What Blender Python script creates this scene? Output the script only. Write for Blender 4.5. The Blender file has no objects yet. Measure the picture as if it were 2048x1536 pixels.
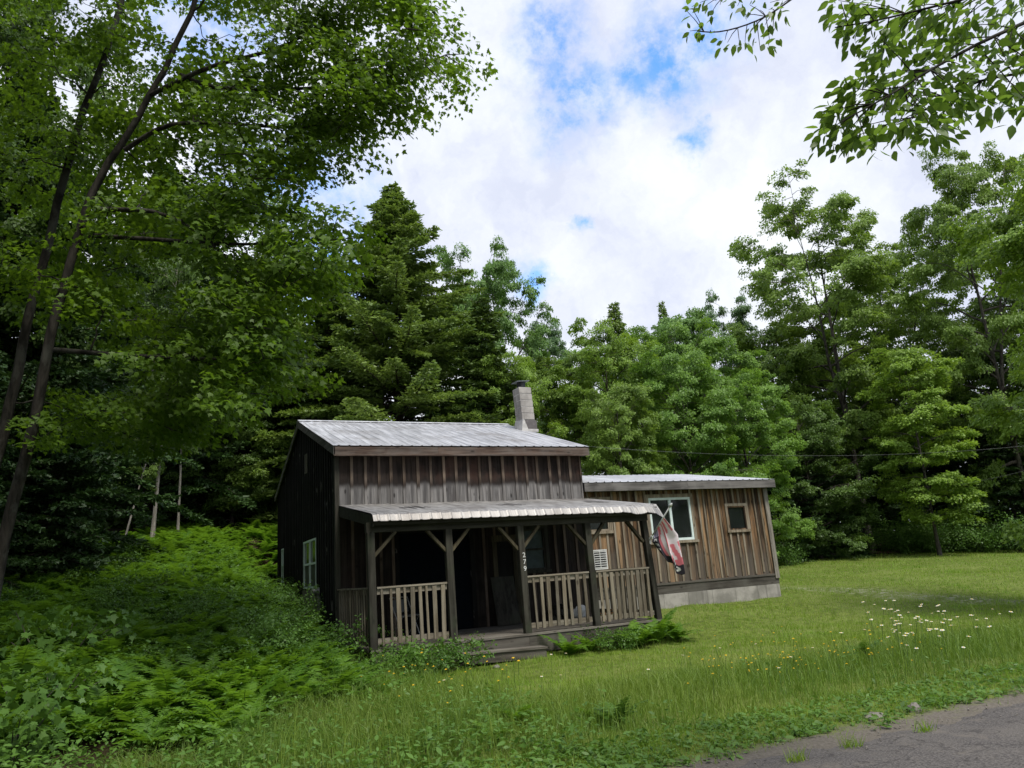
import bpy, math, random
import numpy as np
from mathutils import Matrix, Vector

scene = bpy.context.scene
col = scene.collection
R = math.radians

# ------------------------------------------------------------------ camera
CAM = np.array([-3.219, -15.833, 1.153])
F_PX, PITCH, ROLL, YAW = 1499.06, R(14.035), R(4.085), R(-25.178)
FW = np.array([-math.sin(YAW), math.cos(YAW), 0.0])
RT = np.array([math.cos(YAW), math.sin(YAW), 0.0])
UP = np.array([0.0, 0.0, 1.0])
FV = FW * math.cos(PITCH) + UP * math.sin(PITCH)
UV = UP * math.cos(PITCH) - FW * math.sin(PITCH)
XC = RT * math.cos(ROLL) - UV * math.sin(ROLL)
YC = RT * math.sin(ROLL) + UV * math.cos(ROLL)
cd = bpy.data.cameras.new("camera")
cam = bpy.data.objects.new("camera", cd)
col.objects.link(cam)
cd.sensor_width = 36.0
cd.sensor_fit = 'HORIZONTAL'
cd.lens = F_PX / 2048 * 36
cd.clip_end = 2000
cam.matrix_world = Matrix(((XC[0], YC[0], -FV[0], CAM[0]), (XC[1], YC[1], -FV[1], CAM[1]),
                           (XC[2], YC[2], -FV[2], CAM[2]), (0, 0, 0, 1)))
scene.camera = cam

# ------------------------------------------------------------------ light
SUN_EL, SUN_AZ = R(60), R(168)      # azimuth clockwise from +Y: high behind the viewer
world = bpy.data.worlds.new("World")
scene.world = world
world.use_nodes = True
sun_d = bpy.data.lights.new("sun", 'SUN')
sun_d.energy = 3.4
sun_d.angle = R(16)
sun_d.color = (1.0, 0.95, 0.87)
sun = bpy.data.objects.new("sun", sun_d)
col.objects.link(sun)
sdir = Vector((math.sin(SUN_AZ) * math.cos(SUN_EL), math.cos(SUN_AZ) * math.cos(SUN_EL), math.sin(SUN_EL)))
sun.rotation_euler = sdir.to_track_quat('Z', 'Y').to_euler()
scene.view_settings.view_transform = 'Standard'
scene.view_settings.look = 'None'
scene.view_settings.gamma = 1.0
scene.view_settings.exposure = 0.3
scene.view_settings.use_curve_mapping = False
scene.cycles.max_bounces = 6
scene.cycles.diffuse_bounces = 3
scene.cycles.transmission_bounces = 4
scene.cycles.use_denoising = True


def build_sky():
    nt = world.node_tree
    nt.nodes.clear()
    N = nt.nodes.new
    L = nt.links.new
    out = N('ShaderNodeOutputWorld')
    bg = N('ShaderNodeBackground')
    bg.inputs['Strength'].default_value = 0.1
    L(bg.outputs[0], out.inputs[0])
    sky = N('ShaderNodeTexSky')
    sky.sky_type = 'NISHITA'
    sky.sun_disc = False
    sky.sun_elevation = SUN_EL
    sky.sun_rotation = SUN_AZ
    sky.altitude = 400
    gain = N('ShaderNodeMixRGB')
    gain.blend_type = 'MULTIPLY'
    gain.inputs[0].default_value = 1
    gain.inputs[2].default_value = (1.45, 2.35, 3.25, 1)     # deep clean-air blue between the clouds
    L(sky.outputs[0], gain.inputs[1])
    tc = N('ShaderNodeTexCoord')

    def noise(scale, detail, rough=0.55, vec=None):
        n = N('ShaderNodeTexNoise')
        n.inputs['Scale'].default_value = scale
        n.inputs['Detail'].default_value = detail
        n.inputs['Roughness'].default_value = rough
        L(vec or tc.outputs['Generated'], n.inputs['Vector'])
        return n

    def math_(op, a, b=None, clamp=False):
        n = N('ShaderNodeMath')
        n.operation = op
        n.use_clamp = clamp
        for i, v in enumerate((a, b)):
            if v is None:
                continue
            if isinstance(v, (int, float)):
                n.inputs[i].default_value = v
            else:
                L(v, n.inputs[i])
        return n.outputs[0]

    def ramp(v, a, b, lo=0.0, hi=1.0):
        n = N('ShaderNodeMapRange')
        n.interpolation_type = 'SMOOTHSTEP'
        n.inputs['From Min'].default_value = a
        n.inputs['From Max'].default_value = b
        n.inputs['To Min'].default_value = lo
        n.inputs['To Max'].default_value = hi
        L(v, n.inputs['Value'])
        return n.outputs[0]
    warp = noise(14, 6, 0.6)
    sub = N('ShaderNodeVectorMath')
    sub.operation = 'SUBTRACT'
    L(warp.outputs['Color'], sub.inputs[0])
    sub.inputs[1].default_value = (0.5, 0.5, 0.5)
    scl = N('ShaderNodeVectorMath')
    scl.operation = 'SCALE'
    scl.inputs['Scale'].default_value = 0.11
    L(sub.outputs[0], scl.inputs[0])
    add = N('ShaderNodeVectorMath')
    add.operation = 'ADD'
    L(tc.outputs['Generated'], add.inputs[0])
    L(scl.outputs[0], add.inputs[1])
    holes = [((0.555, 0.575, 0.60), .055), ((0.53, 0.615, 0.585), .058), ((0.503, 0.646, 0.574), .045),
             ((0.43, 0.70, 0.57), .062), ((0.40, 0.672, 0.622), .050), ((0.57, 0.646, 0.507), .020),
             ((0.425, 0.825, 0.371), .028), ((0.475, 0.768, 0.43), .014), ((0.13, 0.86, 0.47), .085),
             ((0.20, 0.90, 0.38), .08), ((0.0, 0.75, 0.66), .10), ((-0.3, 0.3, 0.9), .35), ((0.9, -0.3, 0.4), .3)]
    total = None
    for d, r in holes:
        v = np.array(d)
        v = v / np.linalg.norm(v)
        dist = N('ShaderNodeVectorMath')
        dist.operation = 'DISTANCE'
        L(add.outputs[0], dist.inputs[0])
        dist.inputs[1].default_value = tuple(v)
        m = ramp(dist.outputs['Value'], r * 0.15, r * 1.6, 1.0, 0.0)
        total = m if total is None else math_('MAXIMUM', total, m)
    wisp = noise(22, 8, 0.65)
    blue = math_('MULTIPLY', total, ramp(wisp.outputs['Fac'], 0.36, 0.62, 1.0, 0.30), True)
    body = noise(3.2, 7, 0.55, add.outputs[0])
    fine = noise(9, 7, 0.6, add.outputs[0])
    tone = math_('ADD', math_('MULTIPLY', body.outputs['Fac'], 0.65), math_('MULTIPLY', fine.outputs['Fac'], 0.35))
    cr = N('ShaderNodeValToRGB')
    cr.color_ramp.elements[0].position = 0.41
    cr.color_ramp.elements[0].color = (0.62, 0.66, 0.79, 1)
    cr.color_ramp.elements[1].position = 0.59
    cr.color_ramp.elements[1].color = (0.85, 0.88, 0.92, 1)
    e = cr.color_ramp.elements.new(0.5)
    e.color = (0.745, 0.78, 0.87, 1)
    L(tone, cr.inputs[0])
    g10 = N('ShaderNodeMixRGB')
    g10.blend_type = 'MULTIPLY'
    g10.inputs[0].default_value = 1
    g10.inputs[2].default_value = (10, 10, 10, 1)
    L(cr.outputs[0], g10.inputs[1])
    mix = N('ShaderNodeMixRGB')
    L(blue, mix.inputs[0])
    L(g10.outputs[0], mix.inputs[1])
    L(gain.outputs[0], mix.inputs[2])
    L(mix.outputs[0], bg.inputs['Color'])


build_sky()


# ------------------------------------------------------------------ helpers
def tag(o, label=None, cat=None, group=None, kind=None):
    for k, v in (('label', label), ('category', cat), ('group', group), ('kind', kind)):
        if v:
            o[k] = v
    return o


def empty(name, loc=(0, 0, 0), rz=0.0, scale=1.0):
    o = bpy.data.objects.new(name, None)
    o.empty_display_size = 0.3
    col.objects.link(o)
    o.location = loc
    o.rotation_euler = (0, 0, rz)
    o.scale = (scale,) * 3
    return o


def link(name, me, parent=None, mat=None):
    o = bpy.data.objects.new(name, me)
    col.objects.link(o)
    if parent is not None:
        o.parent = parent
    if mat is not None:
        if len(me.materials) == 0:
            me.materials.append(mat)
        elif me.materials[0] != mat:
            o.material_slots[0].link = 'OBJECT'
            o.material_slots[0].material = mat
    return o


def np_mesh(name, V, faces, tint=None, smooth=False, mat=None):
    """faces: list of (m,k) index arrays; tint: list of (m,) arrays or None."""
    me = bpy.data.meshes.new(name)
    V = np.asarray(V, dtype=np.float32)
    faces = [np.asarray(f, dtype=np.int32) for f in faces if len(f)]
    me.vertices.add(len(V))
    me.vertices.foreach_set('co', V.ravel())
    nl = sum(f.size for f in faces)
    nf = sum(len(f) for f in faces)
    me.loops.add(nl)
    me.loops.foreach_set('vertex_index', np.concatenate([f.ravel() for f in faces]))
    me.polygons.add(nf)
    tot = np.concatenate([np.full(len(f), f.shape[1], dtype=np.int32) for f in faces])
    me.polygons.foreach_set('loop_start', np.concatenate([[0], np.cumsum(tot)[:-1]]).astype(np.int32))
    if smooth:
        me.polygons.foreach_set('use_smooth', np.ones(nf, dtype=bool))
    if tint is not None:
        at = me.attributes.new('tint', 'FLOAT', 'FACE')
        at.data.foreach_set('value', np.concatenate(tint).astype(np.float32))
    me.update(calc_edges=True)
    if mat:
        me.materials.append(mat)
    return me


class MB:
    """collects boxes, beams and tubes into one mesh with a per-face 'tint'."""

    def __init__(s):
        s.v, s.f, s.t = [], [], []

    def face(s, pts, t=0.5):
        i = len(s.v)
        s.v += [tuple(p) for p in pts]
        s.f.append(tuple(range(i, i + len(pts))))
        s.t.append(t)

    def hexa(s, c, t=0.5):
        i = len(s.v)
        s.v += [tuple(p) for p in c]
        for q in ((0, 3, 2, 1), (4, 5, 6, 7), (0, 1, 5, 4), (1, 2, 6, 5), (2, 3, 7, 6), (3, 0, 4, 7)):
            s.f.append(tuple(i + k for k in q))
            s.t.append(t)

    def box(s, x0, x1, y0, y1, z0, z1, t=0.5, lean=(0, 0), z1b=None):
        a, b = lean
        zb = z1 if z1b is None else z1b
        s.hexa([(x0, y0, z0), (x1, y0, z0), (x1, y1, z0), (x0, y1, z0),
                (x0 + a, y0 + b, z1), (x1 + a, y0 + b, z1), (x1 + a, y1 + b, zb), (x0 + a, y1 + b, zb)], t)

    def beam(s, p, q, w, h, t=0.5, side=None):
        p, q = Vector(p), Vector(q)
        d = (q - p).normalized()
        sd = Vector(side) if side else d.cross(Vector((0, 0, 1)))
        if sd.length < 1e-4:
            sd = Vector((1, 0, 0))
        sd = (sd - d * sd.dot(d)).normalized() * w / 2
        u = sd.cross(d).normalized() * h / 2
        s.hexa([p - sd - u, p + sd - u, p + sd + u, p - sd + u, q - sd - u, q + sd - u, q + sd + u, q - sd + u], t)

    def tube(s, pts, rad, n=10, t=0.5, caps=True):
        pts = [Vector(p) for p in pts]
        if not hasattr(rad, '__len__'):
            rad = [rad] * len(pts)
        base = len(s.v)
        for i, p in enumerate(pts):
            d = (pts[min(i + 1, len(pts) - 1)] - pts[max(i - 1, 0)]).normalized()
            a = d.orthogonal().normalized() if i == 0 else (a - d * a.dot(d)).normalized()
            b = d.cross(a)
            for k in range(n):
                w = 2 * math.pi * k / n
                s.v.append(tuple(p + (a * math.cos(w) + b * math.sin(w)) * rad[i]))
        for i in range(len(pts) - 1):
            for k in range(n):
                s.f.append((base + i * n + k, base + i * n + (k + 1) % n, base + (i + 1) * n + (k + 1) % n, base + (i + 1) * n + k))
                s.t.append(t)
        if caps:
            s.f.append(tuple(base + k for k in reversed(range(n))))
            s.t.append(t)
            e = base + (len(pts) - 1) * n
            s.f.append(tuple(e + k for k in range(n)))
            s.t.append(t)

    def mesh(s, name, mat, smooth=False):
        me = bpy.data.meshes.new(name)
        me.from_pydata(s.v, [], s.f)
        at = me.attributes.new('tint', 'FLOAT', 'FACE')
        at.data.foreach_set('value', np.array(s.t, dtype=np.float32))
        if smooth:
            me.polygons.foreach_set('use_smooth', [True] * len(s.f))
        me.update()
        me.materials.append(mat)
        return me

    def obj(s, name, mat, parent=None, smooth=False, bevel=0.0):
        o = link(name, s.mesh(name, mat, smooth), parent)
        if bevel:
            m = o.modifiers.new('bevel', 'BEVEL')
            m.width = bevel
            m.segments = 1
            m.limit_method = 'ANGLE'
        return o


def smooth01(x, a, b):
    t = np.clip((x - a) / (b - a), 0, 1)
    return t * t * (3 - 2 * t)


def wave(x, y):
    return (np.sin(x * 1.3 + 0.7 * y) * np.cos(y * 1.1 - 0.4 * x) + 0.5 * np.sin(x * 2.9 - 1.7 * y + 1) + 0.3 * np.sin(5.1 * x + 4.3 * y))


ROAD_Y = -10.62


def terrain(x, y):
    x = np.asarray(x, float)
    y = np.asarray(y, float)
    right = np.where(y < -3.3, -0.38, np.where(y < 0, -0.38 + 0.115 * (y + 3.3), 0.065 * np.minimum(y, 16) + 0.02 * np.maximum(y - 16, 0)))
    right = right - 0.02 * smooth01(-y, 3.3, 9)
    left = -0.40 + 0.178 * np.clip(y + 6.0, 0, 24)
    w = smooth01(-x, 0.10, 1.8)
    w = np.maximum(w, smooth01(y, 8.9, 13.0) * smooth01(-x, -17, -7))
    z = right * (1 - w) + left * w
    k = smooth01(y, ROAD_Y + 0.1, ROAD_Y + 2.2)
    near = np.exp(-((x - 3) ** 2 + (y + 4) ** 2) / 900)
    return z + 0.022 * wave(x, y) * k * near + 0.012 * wave(x * 2.7 + 3, y * 2.3) * k * near


def at(px, py, D):
    """world point seen towards (px,py) at the forward distance D."""
    r = (px - 1024) / F_PX * XC - (py - 768) / F_PX * YC + FV
    return CAM + r * (D / (r @ FW))


# ------------------------------------------------------------------ materials
class NT:
    def __init__(s, name):
        s.m = bpy.data.materials.new(name)
        s.m.use_nodes = True
        s.t = s.m.node_tree
        s.t.nodes.clear()
        s.out = s.n('ShaderNodeOutputMaterial')

    def n(s, typ, **kw):
        o = s.t.nodes.new(typ)
        for k, v in kw.items():
            if hasattr(o, k):
                setattr(o, k, v)
            else:
                i = o.inputs[k]
                if hasattr(v, 'links') or isinstance(v, bpy.types.NodeSocket):
                    s.t.links.new(v, i)
                else:
                    i.default_value = v
        return o

    def set(s, sock, v):
        if isinstance(v, bpy.types.NodeSocket):
            s.t.links.new(v, sock)
        else:
            sock.default_value = v

    def coords(s, scale=(1, 1, 1), loc=(0, 0, 0)):
        tc = s.n('ShaderNodeTexCoord')
        mp = s.n('ShaderNodeMapping')
        mp.inputs['Scale'].default_value = scale
        mp.inputs['Location'].default_value = loc
        s.t.links.new(tc.outputs['Object'], mp.inputs['Vector'])
        return mp.outputs[0]

    def noise(s, scale, detail=4, rough=0.55, vec=None, dist=0.0):
        o = s.n('ShaderNodeTexNoise')
        o.inputs['Scale'].default_value = scale
        o.inputs['Detail'].default_value = detail
        o.inputs['Roughness'].default_value = rough
        o.inputs['Distortion'].default_value = dist
        if vec is not None:
            s.t.links.new(vec, o.inputs['Vector'])
        return o.outputs['Fac']

    def math(s, op, a, b=0.0, clamp=False):
        o = s.n('ShaderNodeMath')
        o.operation = op
        o.use_clamp = clamp
        s.set(o.inputs[0], a)
        s.set(o.inputs[1], b)
        return o.outputs[0]

    def ramp(s, v, a, b, lo=0.0, hi=1.0):
        o = s.n('ShaderNodeMapRange')
        o.interpolation_type = 'SMOOTHSTEP'
        s.set(o.inputs['Value'], v)
        o.inputs['From Min'].default_value = a
        o.inputs['From Max'].default_value = b
        o.inputs['To Min'].default_value = lo
        o.inputs['To Max'].default_value = hi
        return o.outputs[0]

    def mix(s, f, a, b, mode='MIX'):
        o = s.n('ShaderNodeMixRGB')
        o.blend_type = mode
        s.set(o.inputs[0], f)
        for i, v in ((1, a), (2, b)):
            if isinstance(v, tuple) and len(v) == 3:
                v = v + (1,)
            s.set(o.inputs[i], v)
        return o.outputs[0]

    def attr(s, name='tint'):
        o = s.n('ShaderNodeAttribute')
        o.attribute_name = name
        return o.outputs['Fac']

    def bsdf(s, color, rough=0.8, spec=0.3, metal=0.0, bump=None, bstr=0.3, bdist=0.01):
        b = s.n('ShaderNodeBsdfPrincipled')
        if isinstance(color, tuple) and len(color) == 3:
            color = color + (1,)
        s.set(b.inputs['Base Color'], color)
        s.set(b.inputs['Roughness'], rough)
        b.inputs['Specular IOR Level'].default_value = spec
        b.inputs['Metallic'].default_value = metal
        if bump is not None:
            bp = s.n('ShaderNodeBump')
            bp.inputs['Strength'].default_value = bstr
            bp.inputs['Distance'].default_value = bdist
            s.t.links.new(bump, bp.inputs['Height'])
            s.t.links.new(bp.outputs[0], b.inputs['Normal'])
        return b.outputs[0]

    def done(s, shader):
        s.t.links.new(shader, s.out.inputs['Surface'])
        return s.m


def mat_leaf(name, dark, light, trans=0.35, tcol=None, rough=0.5, yellow=None, worn=None):
    s = NT(name)
    t = s.attr()
    oi = s.n('ShaderNodeObjectInfo')
    f = s.math('ADD', t, s.math('MULTIPLY', s.math('SUBTRACT', oi.outputs['Random'], 0.5), 0.25), True)
    c = s.mix(f, dark, light)
    clump = s.noise(0.55, 3, 0.6, s.coords())
    c = s.mix(s.ramp(clump, 0.35, 0.65, 0.0, 0.38), c, tuple(v * 1.5 for v in light) if yellow is None else yellow)
    if worn:
        wn = s.noise(0.9, 5, 0.65, s.coords((1, 1.6, 1)), 0.4)
        c = s.mix(s.ramp(wn, 0.55, 0.70, 0, 0.5), c, worn)
    b = s.bsdf(c, rough, 0.35)
    tr = s.n('ShaderNodeBsdfTranslucent')
    tc = tcol or (light[0] * 1.5, light[1] * 1.45, light[2] * 0.7)
    s.t.links.new(s.mix(0.6, c, tc), tr.inputs['Color'])
    mx = s.n('ShaderNodeMixShader')
    mx.inputs[0].default_value = trans
    s.t.links.new(b, mx.inputs[1])
    s.t.links.new(tr.outputs[0], mx.inputs[2])
    return s.done(mx.outputs[0])


def mat_wood(name, dark, light, grey, axis='z', greyness=0.5, streak=10.0, knots=True, stain=None, rough=0.85, moss=None):
    s = NT(name)
    sc = {'z': (streak, streak, 0.55), 'x': (0.55, streak, streak), 'y': (streak, 0.55, streak)}[axis]
    t = s.attr()
    tc = s.n('ShaderNodeTexCoord')
    off = s.n('ShaderNodeCombineXYZ')
    s.t.links.new(s.math('MULTIPLY', t, 37.0), off.inputs[0])
    s.t.links.new(s.math('MULTIPLY', t, 91.0), off.inputs[2])
    va = s.n('ShaderNodeVectorMath')
    va.operation = 'ADD'
    s.t.links.new(tc.outputs['Object'], va.inputs[0])
    s.t.links.new(off.outputs[0], va.inputs[1])
    mp = s.n('ShaderNodeMapping')
    mp.inputs['Scale'].default_value = sc
    s.t.links.new(va.outputs[0], mp.inputs['Vector'])
    g1 = s.noise(1.0, 6, 0.65, mp.outputs[0], 0.6)
    g2 = s.noise(4.0, 4, 0.6, mp.outputs[0], 0.3)
    grain = s.math('ADD', s.math('MULTIPLY', g1, 0.7), s.math('MULTIPLY', g2, 0.3))
    c = s.mix(s.ramp(grain, 0.34, 0.66), dark, light)
    c = s.mix(s.ramp(t, 0.15, 1, 0.0, 0.72), c, tuple(v * 0.8 for v in dark))
    patch = s.noise(1.6, 5, 0.6, va.outputs[0], 0.4)
    gf = s.math('MULTIPLY', s.ramp(s.math('ADD', s.math('MULTIPLY', patch, 0.6), s.math('MULTIPLY', g1, 0.4)), 0.42, 0.62), greyness)
    c = s.mix(gf, c, grey)
    if stain:
        c = stain(s, c, tc, t, g1, patch)
    if knots:
        vo = s.n('ShaderNodeTexVoronoi')
        mk = s.n('ShaderNodeMapping')
        mk.inputs['Scale'].default_value = {'z': (5, 5, 2.2), 'x': (2.2, 5, 5), 'y': (5, 2.2, 5)}[axis]
        s.t.links.new(va.outputs[0], mk.inputs['Vector'])
        s.t.links.new(mk.outputs[0], vo.inputs['Vector'])
        vo.inputs['Scale'].default_value = 1.0
        c = s.mix(s.ramp(vo.outputs['Distance'], 0.05, 0.16, 0.75, 0.0), c, tuple(v * 0.35 for v in dark))
    if moss:
        c = s.mix(s.ramp(s.noise(2.5, 4, 0.6, tc.outputs['Object']), 0.5, 0.7, 0, 0.5), c, moss)
    return s.done(s.bsdf(c, rough, 0.2, bump=grain, bstr=0.5, bdist=0.008))


def front_stain(s, c, tc, t, g1, patch, pale=False):
    sep = s.n('ShaderNodeSeparateXYZ')
    s.t.links.new(tc.outputs['Object'], sep.inputs[0])
    z, x = sep.outputs[2], sep.outputs[0]
    # rain-splashed grey band just above the porch roof, ragged from board to board
    zz = s.math('ADD', z, s.math('MULTIPLY', s.math('SUBTRACT', g1, 0.5), 0.22))
    zz = s.math('ADD', zz, s.math('MULTIPLY', s.math('SUBTRACT', t, 0.5), 0.10))
    band = s.math('MULTIPLY', s.ramp(zz, 3.12, 3.20, 1.0, 0.0), s.ramp(z, 2.62, 2.70))
    edge = s.math('MULTIPLY', s.ramp(zz, 3.05, 3.17), s.ramp(zz, 3.17, 3.36, 1.0, 0.0))
    red = s.math('MULTIPLY', s.math('MULTIPLY', s.ramp(z, 2.62, 2.7), 1.0 if not pale else 0.25), s.math('MULTIPLY', s.ramp(x, 0.6, 3.0, 0.12, 1.0), s.ramp(patch, 0.45, 0.66, 0.0, 0.45)))
    c = s.mix(red, c, (0.080, 0.034, 0.021))
    gcol = s.mix(s.ramp(g1, 0.35, 0.7), (0.08, 0.077, 0.077), (0.27, 0.262, 0.255))
    c = s.mix(s.math('MULTIPLY', band, 0.88), c, gcol)
    return s.mix(s.math('MULTIPLY', edge, 0.75), c, (0.015, 0.012, 0.011))


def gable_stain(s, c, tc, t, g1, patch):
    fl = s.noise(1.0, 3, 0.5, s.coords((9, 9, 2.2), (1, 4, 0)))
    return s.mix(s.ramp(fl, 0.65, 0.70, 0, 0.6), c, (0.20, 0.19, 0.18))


def batten_stain(s, c, tc, t, g1, patch):
    return front_stain(s, c, tc, t, g1, patch, True)


def ext_stain(s, c, tc, t, g1, patch):
    sep = s.n('ShaderNodeSeparateXYZ')
    s.t.links.new(tc.outputs['Object'], sep.inputs[0])
    z = sep.outputs[2]
    zz = s.math('ADD', z, s.math('MULTIPLY', s.math('SUBTRACT', patch, 0.5), 2.2))
    low = s.math('MULTIPLY', s.ramp(zz, 0.8, 1.8, 1.0, 0.0), s.ramp(t, 0.15, 0.7, 0.35, 1.0))
    c = s.mix(s.ramp(t, 0.0, 0.42, 0.75, 0.0), c, s.mix(g1, (0.18, 0.105, 0.052), (0.44, 0.30, 0.17)))
    st = s.noise(1.0, 5, 0.62, s.coords((10, 10, 0.5), (3, 0, 1)), 0.6)
    c = s.mix(s.ramp(st, 0.465, 0.57, 0, 0.88), c, (0.022, 0.015, 0.010))
    return s.mix(s.math('MULTIPLY', low, 0.75), c, s.mix(g1, (0.03, 0.027, 0.024), (0.17, 0.15, 0.125)))


def mat_metal(name, base, dark, dirt, streak=2.0):
    s = NT(name)
    v = s.coords((6, 0.5, 0.5))
    n1 = s.noise(streak, 5, 0.6, v)
    n2 = s.noise(0.8, 4, 0.6, s.coords((1, 1, 1)))
    c = s.mix(s.ramp(n1, 0.35, 0.7), dark, base)
    c = s.mix(s.ramp(n2, 0.48, 0.72, 0, dirt), c, (0.16, 0.14, 0.125))
    c = s.mix(s.math('MULTIPLY', s.attr(), 0.5), c, (0.10, 0.09, 0.085))
    return s.done(s.bsdf(c, s.ramp(n1, 0.3, 0.7, 0.42, 0.62), 0.5, 0.45, bump=n2, bstr=0.15, bdist=0.02))


def mat_plain(name, c, rough=0.6, spec=0.4, metal=0.0, var=0.15, scale=8):
    s = NT(name)
    n = s.noise(scale, 4, 0.6, s.coords())
    cc = s.mix(s.ramp(n, 0.35, 0.65), tuple(v * (1 - var) for v in c), tuple(min(1, v * (1 + var)) for v in c))
    return s.done(s.bsdf(cc, rough, spec, metal))


def mat_concrete(name, c, dark):
    s = NT(name)
    n = s.noise(2.2, 6, 0.62, s.coords())
    n2 = s.noise(30, 3, 0.6, s.coords())
    streaks = s.noise(1.0, 5, 0.6, s.coords((7, 7, 0.6)))
    cc = s.mix(s.ramp(n, 0.35, 0.65), dark, c)
    cc = s.mix(s.ramp(streaks, 0.52, 0.72, 0, 0.6), cc, tuple(v * 0.5 for v in dark))
    cc = s.mix(s.math('MULTIPLY', s.attr(), 0.3), cc, tuple(v * 0.5 for v in c))
    return s.done(s.bsdf(cc, 0.9, 0.2, bump=n2, bstr=0.3, bdist=0.006))


def mat_glass(name, c=(0.012, 0.015, 0.014), rough=0.06):
    s = NT(name)
    n = s.noise(3, 3, 0.5, s.coords())
    return s.done(s.bsdf(c, s.ramp(n, 0.3, 0.7, rough, rough * 2), 0.5, bump=n, bstr=0.03, bdist=0.02))


def mat_bark(name, dark, light, scale=6, lichen=(0.22, 0.23, 0.20), amount=0.5):
    s = NT(name)
    n = s.noise(scale, 6, 0.65, s.coords((1.6, 1.6, 0.35)), 0.5)
    p = s.noise(2.6, 5, 0.65, s.coords((1, 1, 0.7)))
    c = s.mix(s.ramp(n, 0.35, 0.65), dark, light)
    c = s.mix(s.ramp(p, 0.5, 0.62, 0, amount), c, lichen)
    return s.done(s.bsdf(c, 0.9, 0.15, bump=n, bstr=0.7, bdist=0.03))


def mat_ground():
    s = NT('ground_soil')
    v = s.coords()
    n = s.noise(0.45, 5, 0.6, v)
    n2 = s.noise(6.0, 5, 0.65, v)
    n3 = s.noise(40, 3, 0.6, v)
    c = s.mix(s.ramp(n2, 0.35, 0.65), (0.06, 0.085, 0.016), (0.13, 0.165, 0.035))
    c = s.mix(s.ramp(n, 0.42, 0.66, 0, 0.6), c, (0.15, 0.18, 0.05))
    # leaf mould inside the wood
    sep = s.n('ShaderNodeSeparateXYZ')
    s.t.links.new(v, sep.inputs[0])
    x, y = sep.outputs[0], sep.outputs[1]
    wood = s.math('MAXIMUM', s.math('MAXIMUM', s.ramp(x, -2.5, 0.0, 1, 0), s.math('MULTIPLY', s.ramp(y, 8.3, 9.0), s.ramp(x, 6.0, 10.0, 1, 0))), s.ramp(s.math('ADD', y, s.math('MULTIPLY', x, 0.45)), 23.0, 25.5))
    c = s.mix(wood, c, s.mix(n2, (0.018, 0.014, 0.008), (0.05, 0.036, 0.02)))
    # worn gravel drive across the lawn
    line = s.math('ADD', s.math('ADD', x, s.math('MULTIPLY', y, 0.28)), -14.2)
    line = s.math('ADD', line, s.math('MULTIPLY', s.math('SUBTRACT', n, 0.5), 1.6))
    trk = s.math('MULTIPLY', s.ramp(s.math('ABSOLUTE', line), 0.2, 1.0, 1, 0), s.ramp(y, 4.5, 0.0, 0.25, 1))
    c = s.mix(s.math('MULTIPLY', trk, s.ramp(n2, 0.45, 0.65, 0.0, .6)), c, s.mix(n3, (0.17, 0.16, 0.14), (0.36, 0.34, 0.31)))
    # bare crumbling shoulder along the road
    yy = s.math('ADD', y, s.math('MULTIPLY', s.math('SUBTRACT', n2, 0.5), 0.9))
    sh = s.ramp(yy, ROAD_Y + 0.0, ROAD_Y + 0.45, 1, 0)
    c = s.mix(sh, c, s.mix(n3, (0.05, 0.042, 0.033), (0.20, 0.18, 0.155)))
    return s.done(s.bsdf(c, 0.95, 0.1, bump=n2, bstr=0.6, bdist=0.05))


def mat_road():
    s = NT('worn_asphalt')
    v = s.coords()
    n = s.noise(1.2, 5, 0.6, v)
    n2 = s.noise(60, 4, 0.7, v)
    vo = s.n('ShaderNodeTexVoronoi')
    vo.inputs['Scale'].default_value = 55
    s.t.links.new(v, vo.inputs['Vector'])
    c = s.mix(s.ramp(n2, 0.3, 0.7), (0.035, 0.032, 0.031), (0.15, 0.137, 0.13))
    c = s.mix(s.ramp(n, 0.4, 0.7, 0, 0.5), c, (0.15, 0.135, 0.12))
    c = s.mix(s.ramp(vo.outputs['Distance'], 0.0, 0.25, 0.35, 0), c, (0.26, 0.245, 0.235))
    ck = s.n('ShaderNodeTexVoronoi')
    ck.feature = 'DISTANCE_TO_EDGE'
    ck.inputs['Scale'].default_value = 0.75
    wv = s.n('ShaderNodeVectorMath')
    wv.operation = 'ADD'
    s.t.links.new(v, wv.inputs[0])
    wn = s.n('ShaderNodeTexNoise')
    wn.inputs['Scale'].default_value = 2.6
    wn.inputs['Detail'].default_value = 6
    s.t.links.new(v, wn.inputs['Vector'])
    s.t.links.new(wn.outputs['Color'], wv.inputs[1])
    s.t.links.new(wv.outputs[0], ck.inputs['Vector'])
    c = s.mix(s.ramp(ck.outputs['Distance'], 0.003, 0.014, 0.5, 0), c, (0.02, 0.018, 0.017))
    dirt = s.noise(3.5, 5, 0.65, v)
    c = s.mix(s.ramp(dirt, 0.55, 0.7, 0, 0.55), c, (0.16, 0.14, 0.12))
    return s.done(s.bsdf(c, 0.9, 0.25, bump=n2, bstr=0.6, bdist=0.012))


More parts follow.
